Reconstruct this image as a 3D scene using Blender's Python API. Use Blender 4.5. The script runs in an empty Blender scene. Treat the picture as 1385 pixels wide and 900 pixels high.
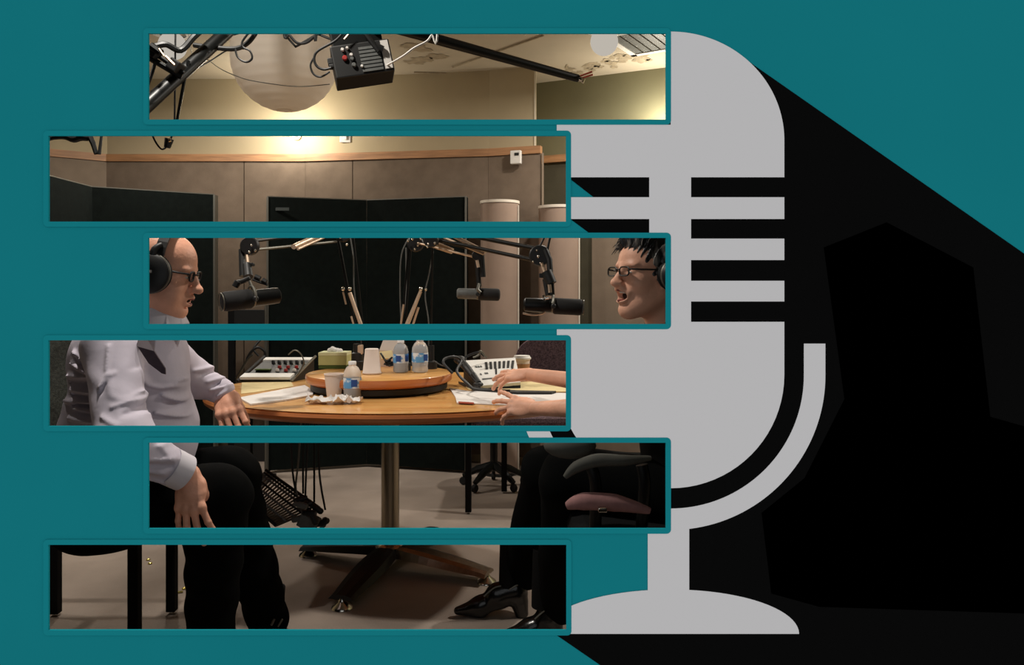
import bpy, bmesh, math, random
import numpy as np
from mathutils import Vector, Matrix, noise as mnoise
random.seed(7)
S = bpy.context.scene
C = S.collection
F = 1060.0; CX = 692.5; HY = 395.0; HC = 1.15      # focal length in px, principal column, horizon row, camera height

# ---------------------------------------------------------------- camera, world, lights, exposure
cam_d = bpy.data.cameras.new('camera'); cam = bpy.data.objects.new('camera', cam_d); C.objects.link(cam)
cam.location = (0, 0, HC); cam.rotation_euler = (math.pi/2, 0, 0)
cam_d.sensor_fit = 'HORIZONTAL'; cam_d.sensor_width = 36.0; cam_d.lens = 36.0*F/1385.0
cam_d.shift_y = -(450.0-HY)/1385.0; cam_d.clip_start = 0.05; cam_d.clip_end = 60
S.camera = cam
S.view_settings.view_transform = 'Standard'; S.view_settings.look = 'None'
S.view_settings.gamma = 1.0; S.view_settings.use_curve_mapping = False; S.view_settings.exposure = 0.0
WS = 0.6
w = bpy.data.worlds.new('world'); S.world = w; w.use_nodes = True
bg = w.node_tree.nodes['Background']; bg.inputs[0].default_value = (1, 1, 1, 1); bg.inputs[1].default_value = WS

def at(px, py, Y):
    return Vector(((px-CX)*Y/F, Y, HC-(py-HY)*Y/F))
def P2(px, py, Y): return at(px, py, Y)

def area_light(name, loc, size, power, color=(1, .93, .84), target=None, spread=math.pi):
    d = bpy.data.lights.new(name, 'AREA'); d.shape = 'DISK'; d.size = size; d.energy = power; d.color = color; d.spread = spread
    o = bpy.data.objects.new(name, d); C.objects.link(o); o.location = loc
    if target is not None:
        o.rotation_euler = (Vector(target)-Vector(loc)).to_track_quat('-Z', 'Y').to_euler()
    return o
def point_light(name, loc, r, power, color=(1, .93, .80)):
    d = bpy.data.lights.new(name, 'POINT'); d.shadow_soft_size = r; d.energy = power; d.color = color
    o = bpy.data.objects.new(name, d); C.objects.link(o); o.location = loc; return o
WALLY = 1.30
LAMPS = [((0.52, 4.42), 18.0), ((-1.95, 4.50), 19.0), ((-0.95, 2.15), 27.0), ((1.75, 3.50), 46.0), ((-2.3, 2.9), 12.0)]  # last three are out of view; the third is an added front fill
ZC = 2.64
for i, ((lx, ly), pw) in enumerate(LAMPS):
    area_light('downlight_lamp', (lx, ly, ZC-(0.165 if i < 2 else .035)), 0.11, pw, target=(lx, ly, 0))
SCONCES = [(at(388, 174, 5.22), 16.0), (at(897, 168, 5.02), 19.0)]
for p, pw in SCONCES:
    point_light('wall_lamp_bulb', p, 0.03, pw)

# ---------------------------------------------------------------- materials
def lin(c):
    c = c/255.0
    return c/12.92 if c <= 0.04045 else ((c+0.055)/1.055)**2.4
def L3(rgb, k=1.0): return tuple(min(1.0, lin(v)*k) for v in rgb)+(1.0,)
def mat(name, rgb, rough=0.6, metal=0.0, spec=0.5, var=0.0, scale=20.0, bump=0.0, bscale=60.0, k=1.0, coat=0.0, stretch=None, rgb2=None, trans=0.0, ior=1.45, alpha=1.0, sheen=0.0, detail=3.0, ramp=(0.35, 0.65)):
    m = bpy.data.materials.new(name); m.use_nodes = True
    nt = m.node_tree; b = nt.nodes['Principled BSDF']
    b.inputs['Roughness'].default_value = rough; b.inputs['Metallic'].default_value = metal
    b.inputs['Specular IOR Level'].default_value = spec; b.inputs['IOR'].default_value = ior
    b.inputs['Coat Weight'].default_value = coat; b.inputs['Transmission Weight'].default_value = trans
    b.inputs['Alpha'].default_value = alpha; b.inputs['Sheen Weight'].default_value = sheen
    c = L3(rgb, k); b.inputs['Base Color'].default_value = c
    tc = None
    if var or bump or rgb2:
        tc = nt.nodes.new('ShaderNodeTexCoord'); mp = nt.nodes.new('ShaderNodeMapping')
        nt.links.new(tc.outputs['Object'], mp.inputs['Vector'])
        if stretch: mp.inputs['Scale'].default_value = stretch
    if var or rgb2:
        n = nt.nodes.new('ShaderNodeTexNoise'); n.inputs['Scale'].default_value = scale; n.inputs['Detail'].default_value = detail
        nt.links.new(mp.outputs[0], n.inputs['Vector'])
        r = nt.nodes.new('ShaderNodeValToRGB'); nt.links.new(n.outputs['Fac'], r.inputs[0])
        c2 = L3(rgb2, k) if rgb2 else tuple(v*(1-var) for v in c[:3])+(1,)
        c1 = c if rgb2 else tuple(min(1, v*(1+var)) for v in c[:3])+(1,)
        r.color_ramp.elements[0].position = ramp[0]; r.color_ramp.elements[1].position = ramp[1]
        r.color_ramp.elements[0].color = c2; r.color_ramp.elements[1].color = c1
        nt.links.new(r.outputs[0], b.inputs['Base Color'])
    if bump:
        n2 = nt.nodes.new('ShaderNodeTexNoise'); n2.inputs['Scale'].default_value = bscale; n2.inputs['Detail'].default_value = 4
        nt.links.new(mp.outputs[0], n2.inputs['Vector'])
        bp = nt.nodes.new('ShaderNodeBump'); bp.inputs['Strength'].default_value = bump; bp.inputs['Distance'].default_value = 0.004
        nt.links.new(n2.outputs['Fac'], bp.inputs['Height']); nt.links.new(bp.outputs[0], b.inputs['Normal'])
    return m
def emit(name, rgb, s):
    m = bpy.data.materials.new(name); m.use_nodes = True; nt = m.node_tree; nt.nodes.clear()
    e = nt.nodes.new('ShaderNodeEmission'); o = nt.nodes.new('ShaderNodeOutputMaterial')
    e.inputs[0].default_value = L3(rgb); e.inputs[1].default_value = s; nt.links.new(e.outputs[0], o.inputs[0]); return m
KW = 1.0/WS
M = {
 'teal': mat('teal_paint', (17, 107, 115), 1, spec=0, k=KW, var=0.02, scale=3),
 'teal_trim': mat('teal_trim_paint', (18, 110, 118), 1, spec=0, k=KW),
 'emblem_white': mat('emblem_white', (178, 177, 178), 1, spec=0, k=KW),
 'emblem_black': mat('emblem_black', (9, 9, 9), 1, spec=0, k=KW),
 'emblem_deep': mat('emblem_deep_black', (0, 0, 0), 1, spec=0, k=KW),
 'wall': mat('beige_plaster', (168, 154, 126), .9, spec=.1, var=.05, scale=2.5),
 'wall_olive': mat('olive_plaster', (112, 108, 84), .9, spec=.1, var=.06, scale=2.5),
 'fabric_wall': mat('grey_brown_wall_fabric', (112, 98, 85), 1, spec=.05, var=.10, scale=9, bump=.3, bscale=300),
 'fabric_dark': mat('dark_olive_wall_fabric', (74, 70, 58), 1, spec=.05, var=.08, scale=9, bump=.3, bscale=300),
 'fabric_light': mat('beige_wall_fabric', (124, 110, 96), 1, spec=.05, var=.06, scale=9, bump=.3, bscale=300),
 'rail': mat('orange_wood_rail', (158, 116, 80), .5, var=.2, scale=5, stretch=(1, 1, 12)),
 'ceiling': mat('white_ceiling', (184, 173, 152), .9, spec=.1, var=.04, scale=3),
 'carpet': mat('grey_carpet', (154, 141, 130), 1, spec=.03, var=.16, scale=2.2, bump=.5, bscale=420, detail=7),
 'gobo': mat('black_panel_fabric', (14, 19, 17), .95, spec=.1, var=.15, scale=30, bump=.4, bscale=400),
 'edge': mat('grey_edge_metal', (110, 108, 100), .45, .7),
 'trap': mat('tube_fabric', (150, 130, 116), .95, spec=.1, var=.05, scale=6, bump=.2, bscale=500),
 'trap_rim': mat('tube_rim', (210, 200, 185), .5),
 'wood': mat('honey_maple_wood', (222, 172, 104), .30, var=.0, rgb2=(206, 146, 80), scale=3, stretch=(1.0, 9, 9), coat=.3),
 'wood_edge': mat('orange_wood_edge', (202, 126, 72), .35, rgb2=(176, 102, 54), scale=4, stretch=(1, 1, 14), coat=.3),
 'black': mat('black_plastic', (20, 21, 21), .5),
 'black_metal': mat('black_metal', (16, 18, 18), .38, .4),
 'black_leg': mat('matte_black_leg', (10, 10, 10), .8, spec=.2),
 'rubber': mat('rubber', (18, 18, 18), .8),
 'chrome': mat('chrome', (205, 200, 190), .15, 1),
 'steel': mat('brushed_steel', (150, 140, 122), .3, 1, var=.1, scale=60, stretch=(1, 1, .05)),
 'silver': mat('silver_rod', (215, 190, 165), .35, .55),
 'skin_m': mat('skin', (226, 166, 138), .5, spec=.4, var=.10, scale=14, bump=.25, bscale=120),
 'skin_w': mat('skin_warm', (228, 172, 144), .48, spec=.4, var=.10, scale=14, bump=.2, bscale=120),
 'lips': mat('lips', (150, 74, 68), .45), 'mouth': mat('mouth_inside', (40, 12, 12), .6), 'teeth': mat('teeth', (225, 218, 205), .3),
 'eye': mat('eyeball', (200, 192, 184), .2), 'iris': mat('iris', (24, 16, 12), .2), 'brow': mat('brow_hair', (60, 50, 45), .8),
 'hair': mat('black_hair_sheen', (22, 20, 20), .32, spec=.8, rgb2=(150, 144, 136), scale=48, stretch=(1, 1, .3), bump=.9, bscale=150, ramp=(0.34, 0.47)),  # grey streaks paint a glossy sheen into the hair colour
 'shirt': mat('lilac_grey_shirt', (204, 197, 210), .85, spec=.15, var=.05, scale=8, bump=.35, bscale=25),
 'shirt_lt': mat('pale_cuff', (216, 212, 220), .8, spec=.15), 'tie': mat('plum_tie', (58, 46, 54), .7, var=.1, scale=60),
 'pants': mat('black_trousers', (6, 7, 7), .95, spec=.08, bump=.4, bscale=14),
 'top': mat('black_top', (14, 15, 16), .85, spec=.2),
 'leather': mat('black_leather', (12, 13, 13), .22, spec=.7, bump=.2, bscale=40),
 'button': mat('button', (200, 196, 190), .4),
 'paper': mat('paper', (222, 218, 214), .8, spec=.1), 'paper_y': mat('cream_paper', (214, 196, 150), .8, spec=.1),
 'cup': mat('white_foam', (226, 214, 205), .7, spec=.2), 'cup_sleeve': mat('brown_cup_sleeve', (176, 134, 98), .8),
 'plastic_clear': mat('clear_plastic', (235, 238, 240), .08, trans=.62, ior=1.15),
 'water': mat('water', (225, 238, 242), .02, trans=1.0, ior=1.33),
 'label_blue': mat('blue_label', (96, 160, 214), .5, rgb2=(230, 236, 240), scale=28, ramp=(.44, .52)),
 'label_dark': mat('dark_blue_label', (40, 78, 150), .5), 'cap': mat('white_cap', (228, 228, 228), .4),
 'green': mat('green_box', (176, 176, 118), .8, var=.05), 'green_dk': mat('dark_green', (66, 84, 34), .8), 'lime': mat('pale_green_card', (204, 206, 164), .8),
 'grey_panel': mat('grey_faceplate', (92, 94, 92), .5, var=.1, scale=60), 'lightgrey': mat('light_grey_plastic', (206, 202, 196), .5),
 'red': mat('red_knob', (150, 40, 36), .5), 'white': mat('white_plastic', (222, 220, 214), .5),
 'lantern': mat('rice_paper', (236, 228, 216), .9, spec=.1, var=.03, scale=4),
 'chair_fabric': mat('purple_grey_upholstery', (104, 86, 90), 1, spec=.1, rgb2=(66, 54, 58), scale=150, bump=.5, bscale=300),
 'chair_grey': mat('dark_grey_upholstery', (60, 62, 58), 1, spec=.1, var=.25, scale=120, bump=.5, bscale=300),
 'pad_pink': mat('dusty_pink_cushion', (150, 110, 108), .9, var=.08, scale=60),
 'pad_grey': mat('grey_green_pad', (72, 72, 66), .8, var=.06, scale=30),
 'brass': mat('brass', (214, 196, 110), .3, .8),
 'wire_red': mat('red_wire', (160, 70, 50), .5), 'glass': mat('lens_glass', (235, 238, 238), .02, trans=1.0, ior=1.02),
 'glow': emit('lamp_glow', (255, 246, 232), 0.50),
 'glow2': emit('bulb_glow', (255, 232, 196), 0.60),
 'mixer_face': mat('dark_mixer_face', (34, 36, 34), .5, var=.2, scale=90),
 'stain': mat('ceiling_stain', (160, 147, 124), .95, spec=.05, var=.15, scale=25),
 'label_grey': mat('grey_label', (48, 54, 52), .8),
}

# rice paper lets light through
_m = M['lantern']; _nt = _m.node_tree; _p = _nt.nodes['Principled BSDF']; _o = [n for n in _nt.nodes if n.type == 'OUTPUT_MATERIAL'][0]
_t = _nt.nodes.new('ShaderNodeBsdfTranslucent'); _t.inputs[0].default_value = L3((240, 232, 220)); _x = _nt.nodes.new('ShaderNodeMixShader'); _x.inputs[0].default_value = .55
_nt.links.new(_p.outputs[0], _x.inputs[1]); _nt.links.new(_t.outputs[0], _x.inputs[2]); _nt.links.new(_x.outputs[0], _o.inputs[0])
# ---------------------------------------------------------------- object helpers
def wl(o):
    v = Vector((0, 0, 0))
    while o is not None: v = v+o.location; o = o.parent
    return v
def tag(o, label=None, cat=None, group=None, kind=None):
    if label: o['label'] = label
    if cat: o['category'] = cat
    if group: o['group'] = group
    if kind: o['kind'] = kind
    return o
def thing(name, loc, label, cat, group=None):
    o = bpy.data.objects.new(name, None); C.objects.link(o); o.location = loc; o.empty_display_size = .05
    return tag(o, label, cat, group)
class MB:
    def __init__(s): s.v = []; s.f = []; s.sm = []
    def add(s, vs, fs, smooth=False):
        n = len(s.v); s.v.extend([Vector(v) for v in vs]); s.f.extend([tuple(i+n for i in f) for f in fs]); s.sm.extend([smooth]*len(fs)); return s
    def box(s, c, size, R=None, bev=0.0):
        bm = bmesh.new(); bmesh.ops.create_cube(bm, size=1.0)
        for v in bm.verts: v.co = Vector((v.co.x*size[0], v.co.y*size[1], v.co.z*size[2]))
        if bev: bmesh.ops.bevel(bm, geom=bm.edges[:], offset=bev, segments=2, affect='EDGES', profile=.6)
        bm.verts.index_update()
        Rm = R if R is not None else Matrix.Identity(3)
        vs = [Rm @ v.co+Vector(c) for v in bm.verts]; fs = [tuple(v.index for v in f.verts) for f in bm.faces]; bm.free()
        return s.add(vs, fs)
    def tube(s, pts, r, seg=10, cap=True, sub=0, smooth=True):
        pts = [Vector(p) for p in pts]
        if sub and len(pts) > 2: 
            rr = r if hasattr(r, '__len__') else None
            out = []; ro = []
            for i in range(len(pts)-1):
                p0 = pts[max(i-1, 0)]; p1 = pts[i]; p2 = pts[i+1]; p3 = pts[min(i+2, len(pts)-1)]
                for j in range(sub):
                    t = j/sub
                    out.append(.5*((2*p1)+(p2-p0)*t+(2*p0-5*p1+4*p2-p3)*t*t+(3*p1-p0-3*p2+p3)*t**3))
                    if rr: ro.append(rr[i]*(1-t)+rr[i+1]*t)
            out.append(pts[-1]); pts = out
            if rr: ro.append(rr[-1]); r = ro
        n = len(pts); rs = r if hasattr(r, '__len__') else [r]*n
        up = None; vs = []
        for i, p in enumerate(pts):
            d = (pts[min(i+1, n-1)]-pts[max(i-1, 0)])
            if d.length < 1e-9: d = Vector((0, 0, 1))
            d.normalize()
            if up is None:
                up = Vector((0, 0, 1)) if abs(d.z) < .9 else Vector((1, 0, 0))
            a = d.cross(up); 
            if a.length < 1e-6: a = d.cross(Vector((0, 1, 0)))
            a.normalize(); b = a.cross(d).normalized(); up = b
            for j in range(seg):
                t = 2*math.pi*j/seg; vs.append(p+(a*math.cos(t)+b*math.sin(t))*rs[i])
        fs = [(i*seg+j, i*seg+(j+1) % seg, (i+1)*seg+(j+1) % seg, (i+1)*seg+j) for i in range(n-1) for j in range(seg)]
        if cap: fs += [tuple(reversed(range(seg))), tuple((n-1)*seg+j for j in range(seg))]
        return s.add(vs, fs, smooth)
    def lathe(s, prof, base, axis=(0, 0, 1), seg=28, smooth=True, cap=True):
        ax = Vector(axis).normalized(); a = ax.orthogonal().normalized(); b = ax.cross(a); base = Vector(base)
        vs = [base+ax*z+(a*math.cos(2*math.pi*j/seg)+b*math.sin(2*math.pi*j/seg))*r for r, z in prof for j in range(seg)]
        n = len(prof)
        fs = [(i*seg+j, i*seg+(j+1) % seg, (i+1)*seg+(j+1) % seg, (i+1)*seg+j) for i in range(n-1) for j in range(seg)]
        if cap: fs += [tuple(reversed(range(seg))), tuple((n-1)*seg+j for j in range(seg))]
        return s.add(vs, fs, smooth)
    def ball(s, c, r, R=None, u=20, v=12):
        if not hasattr(r, '__len__'): r = (r, r, r)
        bm = bmesh.new(); bmesh.ops.create_uvsphere(bm, u_segments=u, v_segments=v, radius=1.0); bm.verts.index_update()
        Rm = R if R is not None else Matrix.Identity(3)
        vs = [Rm @ Vector((q.co.x*r[0], q.co.y*r[1], q.co.z*r[2]))+Vector(c) for q in bm.verts]
        fs = [tuple(q.index for q in f.verts) for f in bm.faces]; bm.free(); return s.add(vs, fs, True)
    def prism(s, poly, depth):   # poly: list of 3D points (planar), depth: vector
        n = len(poly); d = Vector(depth); vs = [Vector(p) for p in poly]+[Vector(p)+d for p in poly]
        fs = [tuple(range(n)), tuple(reversed(range(n, 2*n)))]+[(i, i+n, (i+1) % n+n, (i+1) % n) for i in range(n)]
        return s.add(vs, fs)
    def build(s, name, material, parent=None, origin=None, autosmooth=True):
        off = wl(parent) if parent is not None else None
        if off is None:
            if origin is not None: off = Vector(origin)
            else:
                xs = [v.x for v in s.v]; ys = [v.y for v in s.v]; zs = [v.z for v in s.v]
                off = Vector(((min(xs)+max(xs))/2, (min(ys)+max(ys))/2, min(zs)))
        me = bpy.data.meshes.new(name); me.from_pydata([tuple(v-off) for v in s.v], [], s.f); me.validate()
        if len(me.polygons) == len(s.sm): me.polygons.foreach_set('use_smooth', s.sm)
        bm = bmesh.new(); bm.from_mesh(me); bmesh.ops.recalc_face_normals(bm, faces=bm.faces); 
        bmesh.ops.triangulate(bm, faces=[f for f in bm.faces if len(f.verts) > 4 and not f.smooth])
        for e in bm.edges:
            if len(e.link_faces) == 2 and e.calc_face_angle(0) > .7: e.smooth = False
        bm.to_mesh(me); bm.free()
        me.materials.append(material)
        o = bpy.data.objects.new(name, me); C.objects.link(o)
        if parent is not None: o.parent = parent
        else: o.location = off
        return o
def struct(name, mb, m): return tag(mb.build(name, m), kind='structure')
def copy_tree(o, parent=None):
    c = o.copy(); C.objects.link(c); c.parent = parent
    for ch in list(o.children): copy_tree(ch, c)
    return c
def rotz(a): return Matrix.Rotation(a, 3, 'Z')
def frame(d, up=(0, 0, 1)):      # matrix whose x axis is d
    x = Vector(d).normalized(); y = Vector(up).cross(x).normalized(); z = x.cross(y); return Matrix((x, y, z)).transposed()

# ================================================================= SETTING: FRONT WALL WITH SLOTS
def wp(px, py, dy=0.0):   # point of the front wall surface under a pixel of the artwork's own grid (1 px = 1.2264 mm on the wall)
    k = WALLY/F; return Vector(((px-CX)*k, WALLY-dy, HC-(py-HY)*k))
SLOTS = [(201, 45.5, 900.5, 162), (66, 184, 765.5, 300), (201, 322, 900.5, 438.5), (66, 460.5, 765.5, 576.5), (201, 599, 900.5, 715), (66, 737, 766, 852.5)]
pxk = WALLY/F
def pxr(mb, x0, y0, x1, y1, d0, d1):
    a = wp(x0, y0); b = wp(x1, y1)
    mb.box(((a.x+b.x)/2, WALLY-(d0+d1)/2, (a.z+b.z)/2), (abs(b.x-a.x), abs(d1-d0), abs(a.z-b.z)))
XL = CX-4.15/pxk; XR = CX+2.6/pxk; YT = HY-(ZC-HC)/pxk; YB = HY+HC/pxk
mb = MB(); y = YT
TH = 0.003
for (x0, y0, x1, y1) in SLOTS:
    pxr(mb, XL, y, XR, y0, 0, -TH); pxr(mb, XL, y0, x0, y1, 0, -TH); pxr(mb, x1, y0, XR, y1, 0, -TH); y = y1
pxr(mb, XL, y, XR, YB, 0, -TH)
struct('wall_front', mb, M['teal'])
mb = MB(); y = YT       # unseen black backing added behind the wall to stop teal bounce light
def pxi(a, b, c, d): pxr(mb, a, b, c, d, -TH-.0002, -TH-.0022)
for (x0, y0, x1, y1) in SLOTS:
    pxi(XL, y, XR, y0-4); pxi(XL, y0-4, x0-4, y1+4); pxi(x1+4, y0-4, XR, y1+4); y = y1+4
pxi(XL, y, XR, YB)
struct('wall_bounce_backing', mb, mat('bounce_backing_black', (26, 25, 24), .9, spec=.1))
def rrect(x0, y0, x1, y1, r, n=6):
    pts = []
    for cx, cy, a0 in ((x1-r, y0+r, -90), (x1-r, y1-r, 0), (x0+r, y1-r, 90), (x0+r, y0+r, 180)):
        for i in range(n+1):
            a = math.radians(a0+90*i/n); pts.append((cx+r*math.cos(a), cy+r*math.sin(a)))
    return pts
for i, (x0, y0, x1, y1) in enumerate(SLOTS):
    o = rrect(x0-6.8, y0-7, x1+6.8, y1+7, 6); q = rrect(x0, y0, x1, y1, 0.4)
    mb = MB(); n = len(o)
    D0, D1 = 0.0, 0.0016
    vs = [wp(a, b, D1) for a, b in o]+[wp(a, b, D1) for a, b in q]+[wp(a, b, D0) for a, b in o]+[wp(a, b, D0) for a, b in q]
    fs = []
    for j in range(n):
        k = (j+1) % n
        fs += [(j, k, n+k, n+j), (2*n+j, 3*n+j, 3*n+k, 2*n+k), (j, 2*n+j, 2*n+k, k), (n+j, n+k, 3*n+k, 3*n+j)]
    mb.add(vs, fs); struct('trim_%d' % (i+1), mb, M['teal_trim'])

def relief(mb, pts, d0, d1): mb.prism([wp(a, b, d1) for a, b in pts], (0, d1-d0, 0))
# long black cast shape (a flat painted board of the artwork)
blk = thing('black_backing_shape', wp(1150, 700), 'long black slanting shape on the teal wall behind the white microphone sign', 'wall graphic')
mb = MB()
relief(mb, [(1015, 85), (1700, 563), (1700, 1100), (1103, 1100), (752, 859), (870, 845), (931, 845), (932, 700), (895, 700), (735, 600), (735, 570), (890, 570), (890, 380),
            (890, 322), (806, 322), (772, 297), (772, 290), (833, 290), (803, 267), (772, 243), (772, 236), (900, 236), (900, 150)], 0, .0005)
mb.build('black_board', M['emblem_black'], blk)
mb = MB()
relief(mb, [(1114, 335), (1199, 301), (1316, 362), (1339, 564), (1385, 577), (1560, 625), (1560, 838), (1385, 830), (1108, 821), (1043, 803), (1030, 694), (1088, 647), (1142, 540)], .0005, .0008)
mb.build('angular_patch', M['emblem_deep'], blk)['label'] = 'deeper black angular patch'
# white microphone emblem
emb = thing('microphone_sign', wp(907, 857), 'large flat light grey microphone emblem mounted on the teal wall', 'sign')
def cut_slots(o, slots):
    # saw the board along the wall openings so that nothing hangs over them
    for (x0, y0, x1, y1) in slots:
        a = wp(x0-3.5, y0-3.5); b = wp(x1+3.5, y1+3.5); off_ = wl(o)
        me = bpy.data.meshes.new('cutter'); bm = bmesh.new(); bmesh.ops.create_cube(bm, size=1)
        for v in bm.verts: v.co = Vector((v.co.x*abs(b.x-a.x)+(a.x+b.x)/2, v.co.y*.1+WALLY, v.co.z*abs(a.z-b.z)+(a.z+b.z)/2))-off_
        bm.to_mesh(me); bm.free(); c = bpy.data.objects.new('cutter', me); C.objects.link(c); c.location = off_
        md = o.modifiers.new('cut', 'BOOLEAN'); md.operation = 'DIFFERENCE'; md.solver = 'EXACT'; md.object = c
        bpy.context.view_layer.update()
        ev = o.evaluated_get(bpy.context.evaluated_depsgraph_get()); nm = bpy.data.meshes.new_from_object(ev)
        o.modifiers.clear(); o.data = nm; bpy.data.objects.remove(c)
def arc(cx, cy, rx, ry, a0, a1, n=40): return [(cx+rx*math.cos(math.radians(a0+(a1-a0)*i/n)), cy+ry*math.sin(math.radians(a0+(a1-a0)*i/n))) for i in range(n+1)]
d0, d1 = .0003, .0012
mb = MB(); relief(mb, arc(907, 190, 153.5, 147, -90, 0)+[(1060.5, 240), (753, 240), (753, 169), (907, 169)], d0, d1); mb.build('upper_head', M['emblem_white'], emb)
mb = MB(); relief(mb, [(878, 239), (934.5, 239), (934.5, 437), (878, 437)], d0, d1-.00005); mb.build('spine', M['emblem_white'], emb)
for (a, b) in ((267, 296.5), (323, 352), (380, 408)):
    mb = MB(); relief(mb, [(934, a), (1060.5, a), (1060.5, b), (934, b)], d0, d1); mb.build('grille_bar', M['emblem_white'], emb)
mb = MB(); relief(mb, [(760, 267), (879, 267), (879, 296.5), (760, 296.5)], d0, d1); mb.build('grille_bar', M['emblem_white'], emb)
mb = MB(); relief(mb, [(753, 435.5), (1060.5, 435.5)]+arc(907, 507, 153.5, 153.5, 0, 180), d0, d1); mb.build('lower_head', M['emblem_white'], emb)
mb = MB(); relief(mb, [(1116, 465), (1116, 508)]+arc(907, 508, 209, 209, 0, 92)[1:]+arc(907, 508, 180, 180, 92, 0)+[(1087, 465)], d0, d1); mb.build('cradle', M['emblem_white'], emb)
mb = MB(); relief(mb, arc(907, 508, 209, 209, 140, 172)+arc(907, 508, 180, 180, 172, 140), d0, d1); mb.build('cradle_tip', M['emblem_white'], emb)
mb = MB(); relief(mb, [(876, 700), (932, 700), (932, 805), (876, 805)], d0, d1-.00005); mb.build('stem', M['emblem_white'], emb)
mb = MB(); relief(mb, arc(907, 857.5, 173.5, 60, 180, 360), d0, d1); mb.build('base', M['emblem_white'], emb)

for o in list(emb.children)+[c for c in blk.children if c.name.startswith('black_board')]:
    cut_slots(o, SLOTS)
# ================================================================= SETTING: STUDIO ROOM
ZR = 2.107   # top of the wooden rail
def X(px, Y): return (px-CX)*Y/F
def wallseg(mb, a, b, z0, z1, t=0.04):
    a = Vector((a[0], a[1], 0)); b = Vector((b[0], b[1], 0)); d = b-a; n = Vector((-d.y, d.x, 0)).normalized()
    mb.box(((a+b)/2+n*(t/2)+Vector((0, 0, (z0+z1)/2))), (d.length, t, z1-z0), frame(d))
A0 = (X(145, 5.48), 5.48); A1 = (X(415, 5.48), 5.48); A2 = (X(662, 5.27), 5.27); A3 = (X(723, 5.17), 5.17)
L1 = (-3.70, 4.82)
B0 = (X(690, 5.68), 5.68); B1 = (1.55, 4.955)
mb = MB()
for a, b in ((A0, A1), (A1, A2), (A2, A3)): wallseg(mb, a, b, 0, ZC)
mb.box((A3[0]-.02, 5.46, ZC/2), (.04, .50, ZC))
struct('wall_back', mb, M['wall'])
mb = MB(); wallseg(mb, L1, A0, 0, ZC); wallseg(mb, (-4.1, WALLY), (-4.1, 4.9), 0, ZC, .04); wallseg(mb, (-4.12, 4.86), L1, 0, ZC); struct('wall_left', mb, M['wall'])
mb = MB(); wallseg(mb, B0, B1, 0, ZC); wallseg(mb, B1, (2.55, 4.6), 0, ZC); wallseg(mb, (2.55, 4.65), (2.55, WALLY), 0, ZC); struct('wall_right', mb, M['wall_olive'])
mb = MB(); mb.box((-.8, 3.6, -.02), (7.0, 4.7, .04)); struct('floor', mb, M['carpet'])
mb = MB(); mb.box((-.8, 3.6, ZC+.02), (7.0, 4.7, .04)); ceil = struct('ceiling', mb, M['ceiling'])
# fabric wainscot in separate wall panels + wooden rail
def off(a, b, dd):
    d = Vector((b[0]-a[0], b[1]-a[1], 0)); n = Vector((d.y, -d.x, 0)).normalized()*dd; return (a[0]+n.x, a[1]+n.y), (b[0]+n.x, b[1]+n.y)
def panel(a, b, name, m, t=.03, z0=.06, z1=ZR-.05):
    p, q = off(a, b, t); d = Vector((q[0]-p[0], q[1]-p[1], 0)).normalized()*.003
    mb = MB(); wallseg(mb, (p[0]+d.x, p[1]+d.y), (q[0]-d.x, q[1]-d.y), z0, z1, t); return struct(name, mb, m)
def lerp(a, b, t): return (a[0]+(b[0]-a[0])*t, a[1]+(b[1]-a[1])*t)
seams = [145, 332, 479, 662, 733]
def onback(px):
    for a, b in ((A0, A1), (A1, A2), (A2, (X(733, 5.155), 5.155))):
        pa = CX+F*a[0]/a[1]; pb = CX+F*b[0]/b[1]
        if px <= pb+1:
            lo, hi = 0.0, 1.0
            for _ in range(40):
                t = (lo+hi)/2; q = lerp(a, b, t)
                if CX+F*q[0]/q[1] < px: lo = t
                else: hi = t
            return lerp(a, b, lo)
    return b
k = 1
segs = [(145, 332), (332, 415), (415, 479), (479, 662), (662, 733)]
for s0, s1 in segs:
    panel(onback(s0), onback(s1), 'trim_%d' % (10+k), M['fabric_wall']); k += 1
panel(L1, A0, 'trim_%d' % (10+k), M['fabric_light']); k += 1
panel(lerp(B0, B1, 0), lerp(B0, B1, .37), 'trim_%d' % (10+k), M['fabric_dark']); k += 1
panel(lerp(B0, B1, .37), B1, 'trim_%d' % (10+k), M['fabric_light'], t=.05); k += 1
mb = MB()
for a, b in ((A0, A1), (A1, A2), (A2, onback(733))):
    p, q = off(a, b, .042); wallseg(mb, p, q, ZR-.05, ZR, .05)
struct('trim_20', mb, M['rail'])
mb = MB(); p, q = off(L1, A0, .042); wallseg(mb, p, q, ZR-.05, ZR, .05); struct('trim_21', mb, M['rail'])
mb = MB(); p, q = off(B0, B1, .06); wallseg(mb, p, q, ZR-.05, ZR, .06); struct('trim_22', mb, M['rail'])
# corner bead at the outer corner
mb = MB(); mb.box((A3[0]+.003, A3[1]+.008, (ZR+ZC)/2), (.012, .03, ZC-ZR)); struct('trim_23', mb, M['ceiling'])
mb = MB(); q = onback(733); mb.box((q[0]+.004, q[1]-.03, (ZR-.05)/2), (.012, .03, ZR-.05)); struct('trim_24', mb, M['fabric_light'])
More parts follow.
